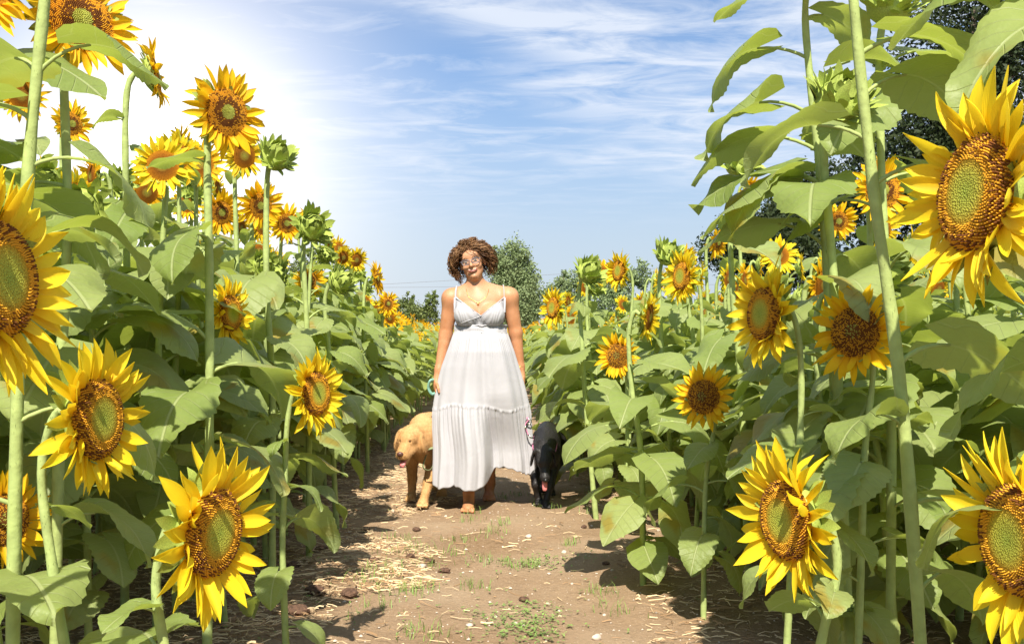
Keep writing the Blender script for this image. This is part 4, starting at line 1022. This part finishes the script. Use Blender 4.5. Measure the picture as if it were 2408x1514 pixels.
# dress
def cloth_mat(name, col, sc):
    m, nt, b, o = mat_new(name); t = N(nt, 'ShaderNodeTexCoord'); n = N(nt, 'ShaderNodeTexNoise'); n.inputs['Scale'].default_value = sc; n.inputs['Detail'].default_value = 7
    mp = N(nt, 'ShaderNodeMapping'); mp.inputs['Scale'].default_value = (3, 3, .8); L(nt, t.outputs['Object'], mp.inputs[0]); L(nt, mp.outputs[0], n.inputs['Vector'])
    n2 = N(nt, 'ShaderNodeTexNoise'); n2.inputs['Scale'].default_value = 9; n2.inputs['Detail'].default_value = 4; n2.inputs['Distortion'].default_value = .8; L(nt, t.outputs['Object'], n2.inputs['Vector'])
    b.inputs['Base Color'].default_value = (*col, 1); b.inputs['Roughness'].default_value = .85; b.inputs['Specular IOR Level'].default_value = .2; b.inputs['Sheen Weight'].default_value = .2
    bp = N(nt, 'ShaderNodeBump'); bp.inputs['Strength'].default_value = .25; bp.inputs['Distance'].default_value = .012; L(nt, math_(nt, 'ADD', math_(nt, 'MULTIPLY', n.outputs[0], .45), n2.outputs[0]), bp.inputs['Height']); L(nt, bp.outputs[0], b.inputs['Normal'])
    tr = N(nt, 'ShaderNodeBsdfTranslucent'); tr.inputs[0].default_value = (*col, 1); mx = N(nt, 'ShaderNodeMixShader'); mx.inputs[0].default_value = .12
    L(nt, b.outputs[0], mx.inputs[1]); L(nt, tr.outputs[0], mx.inputs[2]); L(nt, mx.outputs[0], o.inputs[0]); return m
M['dress'] = cloth_mat('white_cotton', (.46, .455, .485), 12)
g2 = Field((-.24, -.20, 1.10), (.24, .17, 1.40), .0045); torso(g2)
def zneck(x): return np.minimum(1.226+np.abs(x-.012)*.80, 1.352)
def zarm(x): return np.where(np.abs(x) > .155, 1.352-(np.abs(x)-.155)*3.6, 9)
def keep(V):
    x, y, z = V.T
    fr = y < -.02
    top = np.where(fr, np.minimum(zneck(x), zarm(x)), 1.235+.0*x); side = (np.abs(y+.0) < .03) & (z > 1.30)
    return (z < top) & (z > 1.165) & ~side
# gathers on the cups as real ripples
bm_ = g2.mesh('bodice', iso=.008, keep=keep); co = np.empty(len(bm_.vertices)*3, np.float32); bm_.vertices.foreach_get('co', co); co = co.reshape(-1, 3)
cu = np.abs(co[:, 0]); rip = .0016*np.sin((cu*.9+(co[:, 2]-1.2)*-.35)*300+3*np.sin(cu*60))*np.clip((1.285-co[:, 2])/.05, 0, 1)*(co[:, 1] < 0)
co[:, 1] += rip; bm_.vertices.foreach_set('co', co.ravel())
dress = obj('dress', bm_, wroot, [M['dress']])
sd = dress.modifiers.new('thickness', 'SOLIDIFY'); sd.thickness = .0025; sd.offset = 1
def surf_y(x, z, off=.010):
    y = -.2
    while y < .1 and SDFW.at((x, y, z)) > off: y += .002
    return y
mb = MB(); 
L1 = [(-.158+.172*t, 1.349-.124*t) for t in [i/14 for i in range(15)]]; L2 = [(.162-.15*t, 1.350-.124*t) for t in [i/12 for i in range(13)]]+[(.012-.125*t, 1.226-.045*t) for t in [i/10 for i in range(1, 11)]]
for LL in (L1, L2): mb.tube([(x, surf_y(x, z, .010), z) for x, z in LL], .0034, 6, 0)
mb.build('neckline_trim', [M['dress']], dress)
for s, xs_ in ((-1, -.158), (1, .162)):
    mb = MB(); P = []
    for i in range(17):
        y = -.10+.19*i/16; z = 1.46
        if i == 0: z = 1.349
        while z > 1.25 and SDFW.at((xs_*(1-.12*i/16), y, z)) > .005: z -= .002
        P.append(Vector((xs_*(1-.12*i/16), y if i else surf_y(xs_, 1.349)-.002, z if i else 1.345)))
    P += [Vector((xs_*.8, .115, 1.30)), Vector((xs_*.75, .115, 1.235))]
    mb.tube(P, .0065, 6, 0, flat=.35, up=(0, 0, 1)); mb.build('strap', [M['dress']], dress)
# skirt with two tiers; ring parameter th=0 at picture right, pi/2 at the back, -pi/2 at the front
nth, nz = 420, 120
def sstep(a, b, x):
    t = np.clip((x-a)/(b-a), 0, 1); return t*t*(3-2*t)
th = np.linspace(-PI, PI, nth, endpoint=False); ct, stn = np.cos(th), np.sin(th)
front = np.clip(-stn, 0, 1)
def zhem(x, s): 
    zf = np.where(x < .03, .150+.012*np.sin(x*30)+.02*np.clip((-.12-x)/.15, 0, 1), .245-.045*sstep(.12, .31, x))
    q = sstep(.0, .075, x); zf = (.150+.010*np.sin(x*34+.5))*(1-q)+(.262-.055*sstep(.10, .31, x))*q
    return np.where(s < .25, zf, .22)
ring_x = ct*.30
HZ = zhem(ring_x, stn); ZT = 1.172
lev_z = np.array([1.172, 1.150, 1.125, 1.08, 1.0, .9, .80, .68, .60, .50, .40, .30, .15])
lev_l = np.array([-.158, -.160, -.162, -.178, -.205, -.238, -.262, -.288, -.302, -.305, -.298, -.290, -.282])
lev_r = np.array([.166, .168, .170, .186, .212, .238, .265, .295, .312, .320, .322, .323, .322])
lev_f = np.array([.118, .120, .125, .150, .172, .178, .180, .185, .195, .205, .215, .225, .235])
lev_b = np.array([.100, .105, .115, .150, .170, .180, .190, .21, .22, .23, .24, .25, .26])
V = []; zmat = np.zeros((nz+1, nth))
for i in range(nz+1):
    t = i/nz; z = ZT+(HZ-ZT)*t
    I = lambda a: np.interp(-z, -lev_z, a)
    xl, xr, bf, bb = I(lev_l), I(lev_r), I(lev_f), I(lev_b)
    cx_, ax_ = (xl+xr)/2, (xr-xl)/2
    x = cx_+ax_*np.sign(ct)*np.abs(ct)**.92; 
    q = sstep(.02, .085, x)*sstep(.75, .35, z)                    # right lobe hangs back behind the forward leg
    bf = bf*(1-q)+(bf*.45-.02)*q
    # forward leg pushes the cloth out on the left side
    bf = bf+.035*np.exp(-((x+.075)/.10)**2)*sstep(.85, .45, z)
    y = np.where(stn < 0, -bf*np.abs(stn)**.85, bb*np.abs(stn)**.85)
    dep = np.clip((1.12-z)/.9, 0, 1)
    zs = .648-.02*q+.016*np.sin(th*3+1)+.006*np.sin(th*8)                          # seam between the tiers
    amp1 = .005+.022*dep*(.75+.35*np.sin(th*2.0+1)+.2*np.sin(th*5+2)); amp2 = np.where(z < zs, .007*np.exp(-(zs-z)/.16)+.002, 0)
    fold = amp1*(np.sin(th*13+1.2*np.sin(th*2+z*2)+.4)+.4*np.sin(th*21+z*2.5+1.7+1.5*np.sin(th*4)))*.75+amp1*.9*np.sin(th*7+.8+z*1.1)
    g1 = .0032*np.sin(th*70+2*np.sin(th*5))*np.clip((z-.92)/.2, 0, 1)*(z < 1.118)
    g2_ = amp2*.5*(np.sin(th*47+5*np.sin(th*3)+z*5)+.8*np.sin(th*71+6*np.sin(th*5+1)))
    sm_ = np.where(z > 1.118, .0022*np.sin(z*900)+.0012*np.sin(th*120), 0)
    ridge = .005*np.exp(-((z-zs)/.006)**2)+.006*sstep(.012, 0, z-HZ)*0
    dd = fold+g1+g2_+sm_+ridge
    nrm = np.stack([ct, stn*1.2], 0); nrm /= np.linalg.norm(nrm, axis=0)
    x = x+nrm[0]*dd*.6; y = y+nrm[1]*dd
    x = x+.012*np.sin(z*9+th)*dep
    V.append(np.stack([x, y+.01, z+np.where(t > .97, .004*np.sin(th*31), 0)], 1))
V = np.concatenate(V); idx = np.arange((nz+1)*nth).reshape(nz+1, nth); nx_ = np.roll(idx, -1, 1)
F = np.stack([idx[:-1], idx[1:], nx_[1:], nx_[:-1]], -1).reshape(-1, 4)
F = F[:, ::-1]
sk = obj('skirt', npmesh('skirt', V, F), dress, [M['dress']])
mb = MB()
for zz in (1.168, 1.120): mb.tube([((.006 if True else 0)+.169*math.cos(a), (-.124 if math.sin(a) < 0 else .108)*abs(math.sin(a))**.85*1.0+.01, zz) for a in [2*PI*i/60 for i in range(61)]], .0035, 5, 0, caps=False)
mb.build('waistband_seam', [M['dress']], dress)
sd = sk.modifiers.new('thickness', 'SOLIDIFY'); sd.thickness = .003; sd.offset = -1
# necklace, bracelet, ring
M['gold'] = simple('gold', (.8, .5, .15), .3, metal=1)
mb = MB()
NP = [(-.085, 1.40), (-.07, 1.352), (-.03, 1.322), (-.008, 1.311), (.012, 1.322), (.045, 1.355), (.06, 1.40)]
mb.tube(catmull([(x, surf_y(x, z, .004), z) for x, z in NP], 4), .0013, 4, 0)
nk = mb.build('necklace', [M['gold']], wroot)
mb = MB(); yy = surf_y(-.008, 1.30, .006); mb.tube([(-.008, yy, 1.309), (-.008, yy, 1.287)], .0024, 5, 0); mb.tube([(-.016, yy, 1.300), (0, yy, 1.301)], .0024, 5, 0); mb.ball((-.008, yy-.002, 1.301), .004, 0, 6, 4); mb.build('pendant', [M['gold']], nk)
mb = MB(); P = [(.262+.03*math.cos(a), .05+.031*math.sin(a), .905+.003*math.sin(a)) for a in [2*PI*i/16 for i in range(17)]]; mb.tube(P, .0022, 5, 0, caps=False); mb.build('bracelet', [M['gold']], wroot)

# ---- dogs
def fur(name, c1, c2, rough, spec=.4):
    m, nt, b, o = mat_new(name); t = N(nt, 'ShaderNodeTexCoord'); n = N(nt, 'ShaderNodeTexNoise'); n.inputs['Scale'].default_value = 6; n.inputs['Detail'].default_value = 6; L(nt, t.outputs['Object'], n.inputs['Vector'])
    mp = N(nt, 'ShaderNodeMapping'); mp.inputs['Scale'].default_value = (90, 40, 22); L(nt, t.outputs['Object'], mp.inputs[0]); n2 = N(nt, 'ShaderNodeTexNoise'); n2.inputs['Scale'].default_value = 1.5; n2.inputs['Detail'].default_value = 3; L(nt, mp.outputs[0], n2.inputs['Vector'])
    c = ramp(nt, math_(nt, 'ADD', math_(nt, 'MULTIPLY', n.outputs[0], .6), math_(nt, 'MULTIPLY', n2.outputs[0], .4)), [(.36, c1), (.64, c2)]); L(nt, c, b.inputs['Base Color']); b.inputs['Roughness'].default_value = rough; b.inputs['Specular IOR Level'].default_value = spec
    bp = N(nt, 'ShaderNodeBump'); bp.inputs['Strength'].default_value = .5; bp.inputs['Distance'].default_value = .006; L(nt, n2.outputs[0], bp.inputs['Height']); L(nt, bp.outputs[0], b.inputs['Normal']); return m
M['tan'] = fur('golden_fur', (.42, .22, .08), (.60, .37, .17), .75, .2); M['black'] = fur('black_fur', (.008, .007, .007), (.018, .016, .016), .5, .4)
M['nose'] = simple('nose_brown', (.10, .045, .035), .35); M['tongue'] = simple('tongue_pink', (.60, .20, .20), .35, .15, 60, .3); M['noseb'] = simple('nose_black', (.01, .01, .01), .3); M['eyeb'] = simple('dog_eye', (.03, .015, .008), .15)
M['mouth'] = simple('mouth_dark', (.05, .02, .02), .5)
def coat(body, mat, n, ln, seed):
    me = body.data; q = np.random.RandomState(seed); co = np.empty(len(me.vertices)*3, np.float32); me.vertices.foreach_get('co', co); co = co.reshape(-1, 3)
    no = np.empty(len(me.vertices)*3, np.float32); me.vertex_normals.foreach_get('vector', no); no = no.reshape(-1, 3)
    k = q.randint(0, len(co), n); P = co[k]+q.normal(size=(n, 3))*.0015; Nn = no[k]
    f = np.array([0, .6, -.75])+q.normal(size=(n, 3))*.35; f -= Nn*(f*Nn).sum(1)[:, None]; f /= np.linalg.norm(f, axis=1)[:, None]+1e-6
    w = np.cross(f, Nn); l = (ln*q.uniform(.5, 1.2, n))[:, None]
    V = np.stack([P-w*.0009-Nn*.001, P+w*.0009-Nn*.001, P+f*l+Nn*l*.38], 1).reshape(-1, 3)
    o = obj('fur', npmesh('fur', V, np.arange(len(V)).reshape(-1, 3)), body.parent, [mat], False); o['kind'] = 'stuff'; return o
def paw(f, x, y, z=.0, s=1.0):
    f.ell((x, y-.012, z+.026), (.033*s, .044*s, .026*s), .012)
    for dx in (-.023, -.008, .008, .023): f.cone((x+dx*s, y-.025, z+.022), (x+dx*1.15*s, y-.052, z+.014), .0115*s, .010*s, .004)
# tan dog
DX, DY = -.600, 6.45
droot = empty('dog', (DX, DY, 0)); tag(droot, 'tan labrador with floppy ears and open mouth walking at the left of the woman', 'dog')
f = Field((-.24, -.36, -.01), (.34, .95, .66), .0048)
f.ell((.035, .10, .415), (.115, .17, .155), .04); f.cone((.05, .18, .42), (.13, .52, .44), .128, .112, .05); f.cone((.13, .52, .45), (.15, .64, .43), .115, .10, .05)
f.cone((.02, .10, .50), (.12, .55, .505), .085, .07, .05); f.cone((.03, .02, .45), (-.03, -.08, .455), .105, .078, .04)
HD = Euler((math.radians(14), 0, math.radians(-14))).to_matrix(); HB = Vector((-.050, -.13, .448))
def dp(x, y, z): return HB+HD @ Vector((x, y, z))
f.ell(dp(0, .01, .005), (.070, .080, .068), .03, HD); f.ell(dp(0, -.045, .012), (.058, .05, .045), .02, HD)
f.cone(dp(0, -.06, -.022), dp(0, -.158, -.048), .043, .031, .02); f.cone(dp(-.016, -.145, -.055), dp(.016, -.145, -.055), .025, .025, .015)
f.cone(dp(-.03, -.05, -.045), dp(-.018, -.13, -.062), .03, .022, .015); f.cone(dp(.03, -.05, -.045), dp(.018, -.13, -.062), .03, .022, .015)
f.cone(dp(0, -.03, -.075), dp(0, -.120, -.112), .026, .018, .014)
f.ell(dp(-.034, -.066, .026), (.014, .012, .010), .008, HD); f.ell(dp(.034, -.066, .026), (.014, .012, .010), .008, HD)
f.ell(dp(-.030, -.079, .012), (.010, .008, .008), .005, HD, True); f.ell(dp(.030, -.079, .012), (.010, .008, .008), .005, HD, True)
for s in (-1, 1):
    E = Euler((math.radians(8), math.radians(-s*12), math.radians(-14+s*8))).to_matrix()
    f.cone(dp(s*.055, .01, .045), dp(s*.078, .008, .020), .017, .014, .012); f.ell(dp(s*.086, .004, -.028), (.011, .036, .062), .010, E)
f.cone(dp(.05, .02, -.05), (.045, .0, .37), .05, .05, .03)
def leg(f, P, R, k=.02):
    for a, b_, r1, r2 in zip(P, P[1:], R, R[1:]): f.cone(a, b_, r1, r2, k)
leg(f, [(.085, .06, .40), (.085, .10, .29), (.055, .03, .15), (.030, -.02, .045)], [.075, .047, .031, .026]); paw(f, .026, -.03)
leg(f, [(-.055, .06, .40), (-.062, .14, .29), (-.068, .21, .15), (-.072, .24, .045)], [.075, .045, .030, .026]); paw(f, -.075, .225)
leg(f, [(.19, .60, .40), (.19, .48, .29), (.15, .52, .17), (.122, .40, .04)], [.10, .062, .034, .026]); paw(f, .120, .385)
leg(f, [(.07, .62, .40), (.06, .60, .27), (.06, .74, .18), (.045, .68, .04)], [.10, .06, .034, .026]); paw(f, .045, .665)
f.cone((.15, .70, .47), (.17, .90, .44), .03, .018, .02)
coat(obj('body', f.mesh('body'), droot, [M['tan']]), M['tan'], 42000, .013, 1)
mb = MB(); mb.ball(dp(0, -.186, -.033), (.021, .013, .015), 0, 12, 8); mb.build('nose', [M['nose']], droot)
for s in (-1, 1):
    mb = MB(); mb.ball(dp(s*.030, -.074, .011), .0085, 0, 8, 6); mb.build('eye', [M['eyeb']], droot)
mb = MB(); mb.tube([dp(0, -.07, -.088), dp(0, -.135, -.094), dp(0, -.165, -.108), dp(-.003, -.172, -.128)], [.016, .020, .021, .013], 8, 0, flat=.35, up=(0, 0, 1)); mb.build('tongue', [M['tongue']], droot)
mb = MB(); mb.tube([dp(-.030, -.06, -.072), dp(-.022, -.13, -.084), dp(0, -.152, -.088), dp(.022, -.13, -.084), dp(.030, -.06, -.072)], .0055, 6, 0); mb.build('mouth', [M['mouth']], droot)
M['olive'] = simple('leash_olive', (.20, .24, .12), .6, .2, 60); M['teal'] = simple('leash_teal', (.20, .40, .32), .6, .2, 60); M['pink'] = simple('pink_webbing', (.50, .17, .30), .6, .25, 80, .3); M['steel'] = simple('steel', (.6, .58, .5), .25, metal=1)
mb = MB(); mb.tube([(.035+.100*math.cos(a), .0+.09*math.sin(a)-.01*math.cos(a), .425+.05*math.sin(a)) for a in [2*PI*i/20 for i in range(21)]], .011, 6, 0, caps=False, flat=.5); mb.build('collar', [M['olive']], droot)
# leash in her right hand: teal loop, olive strap sagging to the collar
def wp(x, y, z): return Vector((WX+x, WY+y, z))
mb = MB(); hx = wp(-.283, -.035, .76)
lp = [hx+Vector((.0, .0, .06)), hx+Vector((-.030, -.035, .055)), hx+Vector((-.042, -.03, .01)), hx+Vector((-.020, -.02, -.03)), hx+Vector((.01, 0, -.02))]
mb.tube(catmull(lp, 5), .011, 6, 0, flat=.25, up=(1, 0, 0))
cr = Vector((DX+.05, DY-.06, .345)); kx = Vector((WX-.30, 6.42, .30))
mb.tube(catmull([hx, Vector((WX-.262, 6.46, .55)), Vector((WX-.285, 6.40, .33)), Vector((WX-.315, 6.38, .245)), Vector((WX-.36, 6.37, .262)), cr], 6), .0085, 6, 1, flat=.3, up=(1, 0, 0))
mb.tube([cr, cr+Vector((0, .01, .03))], .004, 6, 2)
tag(mb.build('leash', [M['teal'], M['olive'], M['steel']]), 'green leash hanging from the hand of the woman to the tan dog', 'leash')
# black dog
BX, BY = .200, 6.42
broot = empty('dog', (BX, BY, 0)); broot.scale = (.86, 1, 1); tag(broot, 'glossy black labrador with lowered head and hanging tongue at the right of the woman', 'dog')
f = Field((-.22, -.36, -.01), (.30, .95, .58), .0048)
f.ell((.02, .12, .355), (.105, .17, .135), .04); f.cone((.03, .20, .37), (.07, .55, .38), .11, .10, .05); f.cone((.02, .10, .43), (.05, .5, .44), .075, .065, .05)
f.cone((.02, .05, .415), (.0, -.09, .385), .092, .072, .04)
HD2 = Euler((math.radians(52), 0, math.radians(6))).to_matrix(); HB2 = Vector((.0, -.155, .350))
def bp_(x, y, z): return HB2+HD2 @ Vector((x, y, z))
f.ell(bp_(0, .0, 0), (.064, .074, .058), .03, HD2); f.ell(bp_(0, -.045, .008), (.052, .045, .04), .02, HD2)
f.cone(bp_(0, -.06, -.015), bp_(0, -.148, -.022), .040, .028, .02); f.cone(bp_(-.014, -.142, -.026), bp_(.014, -.142, -.026), .022, .022, .012); f.cone(bp_(0, -.03, -.055), bp_(0, -.115, -.068), .024, .018, .014)
f.ell(bp_(-.032, -.062, .022), (.013, .012, .010), .008, HD2); f.ell(bp_(.032, -.062, .022), (.013, .012, .010), .008, HD2)
for s in (-1, 1):
    E = Euler((math.radians(20), math.radians(-s*14), math.radians(s*8))).to_matrix()
    f.cone(bp_(s*.05, .015, .035), bp_(s*.072, .012, .02), .016, .013, .012); c_ = bp_(s*.078, .02, .0); f.ell(c_+Vector((s*.006, .01, -.04)), (.011, .032, .052), .010, E)
leg(f, [(-.055, .07, .34), (-.068, .06, .25), (-.058, -.035, .15), (-.040, .0, .075), (-.030, .015, .045)], [.068, .042, .027, .024, .022]); paw(f, -.028, .005, .012, .9)
leg(f, [(.075, .07, .34), (.085, .10, .25), (.050, .0, .13), (.022, -.045, .04)], [.068, .042, .027, .024]); paw(f, .020, -.055, 0, .95)
leg(f, [(.13, .60, .34), (.14, .50, .25), (.11, .58, .15), (.08, .48, .035)], [.09, .055, .030, .024]); paw(f, .08, .465)
leg(f, [(.0, .62, .34), (.0, .58, .24), (.01, .70, .15), (.02, .62, .035)], [.09, .055, .030, .024]); paw(f, .02, .605)
f.cone((.06, .65, .42), (.10, .85, .40), .028, .016, .02)
coat(obj('body', f.mesh('body'), broot, [M['black']]), M['black'], 26000, .010, 2)
mb = MB(); mb.ball(bp_(0, -.172, -.012), (.018, .014, .013), 0, 12, 8); mb.build('nose', [M['noseb']], broot)
for s in (-1, 1):
    mb = MB(); mb.ball(bp_(s*.029, -.072, .020), .0075, 0, 8, 6); mb.build('eye', [M['eyeb']], broot)
tg = bp_(0, -.13, -.050)
mb = MB(); mb.tube(catmull([bp_(0, -.09, -.045), tg, tg+Vector((.0, -.022, -.030)), tg+Vector((.0, -.026, -.060)), tg+Vector((.0, -.024, -.082))], 3), [.016]*4+[.019]*6+[.018, .015, .008], 8, 0, flat=.28, up=(0, 1, 0)); mb.build('tongue', [M['tongue']], broot)
mb = MB(); mb.tube([(.012+.088*math.cos(a), .0+.060*math.sin(a), .405+.082*math.sin(a)) for a in [2*PI*i/24 for i in range(25)]], .009, 6, 0, caps=False, flat=.5); mb.build('collar', [M['pink']], broot)
mb = MB(); c0 = Vector((BX-.062, BY-.035, .448))
mb.tube([c0, c0+Vector((-.018, -.015, .002)), c0+Vector((-.034, -.012, .018))], .005, 6, 1)
mb.tube(catmull([c0+Vector((-.034, -.012, .018)), c0+Vector((-.044, -.005, .045)), c0+Vector((-.052, .0, .085)), c0+Vector((-.032, .01, .115)), c0+Vector((-.055, .03, .13)), c0+Vector((-.07, .08, .20)), wp(.275, .05, .74)], 5), .0125, 6, 0, flat=.3, up=(1, 0, 0))
mb.tube([c0+Vector((-.050, -.008, .058)), c0+Vector((-.053, -.008, .078))], .0145, 6, 1, flat=.4)
mb.tube([c0+Vector((-.030+.016*math.cos(a), .0, .105+.016*math.sin(a))) for a in [2*PI*i/12 for i in range(13)]], .004, 5, 1, caps=False)
tag(mb.build('leash', [M['pink'], M['steel']]), 'pink webbing leash with metal clips from the woman to the black dog', 'leash')
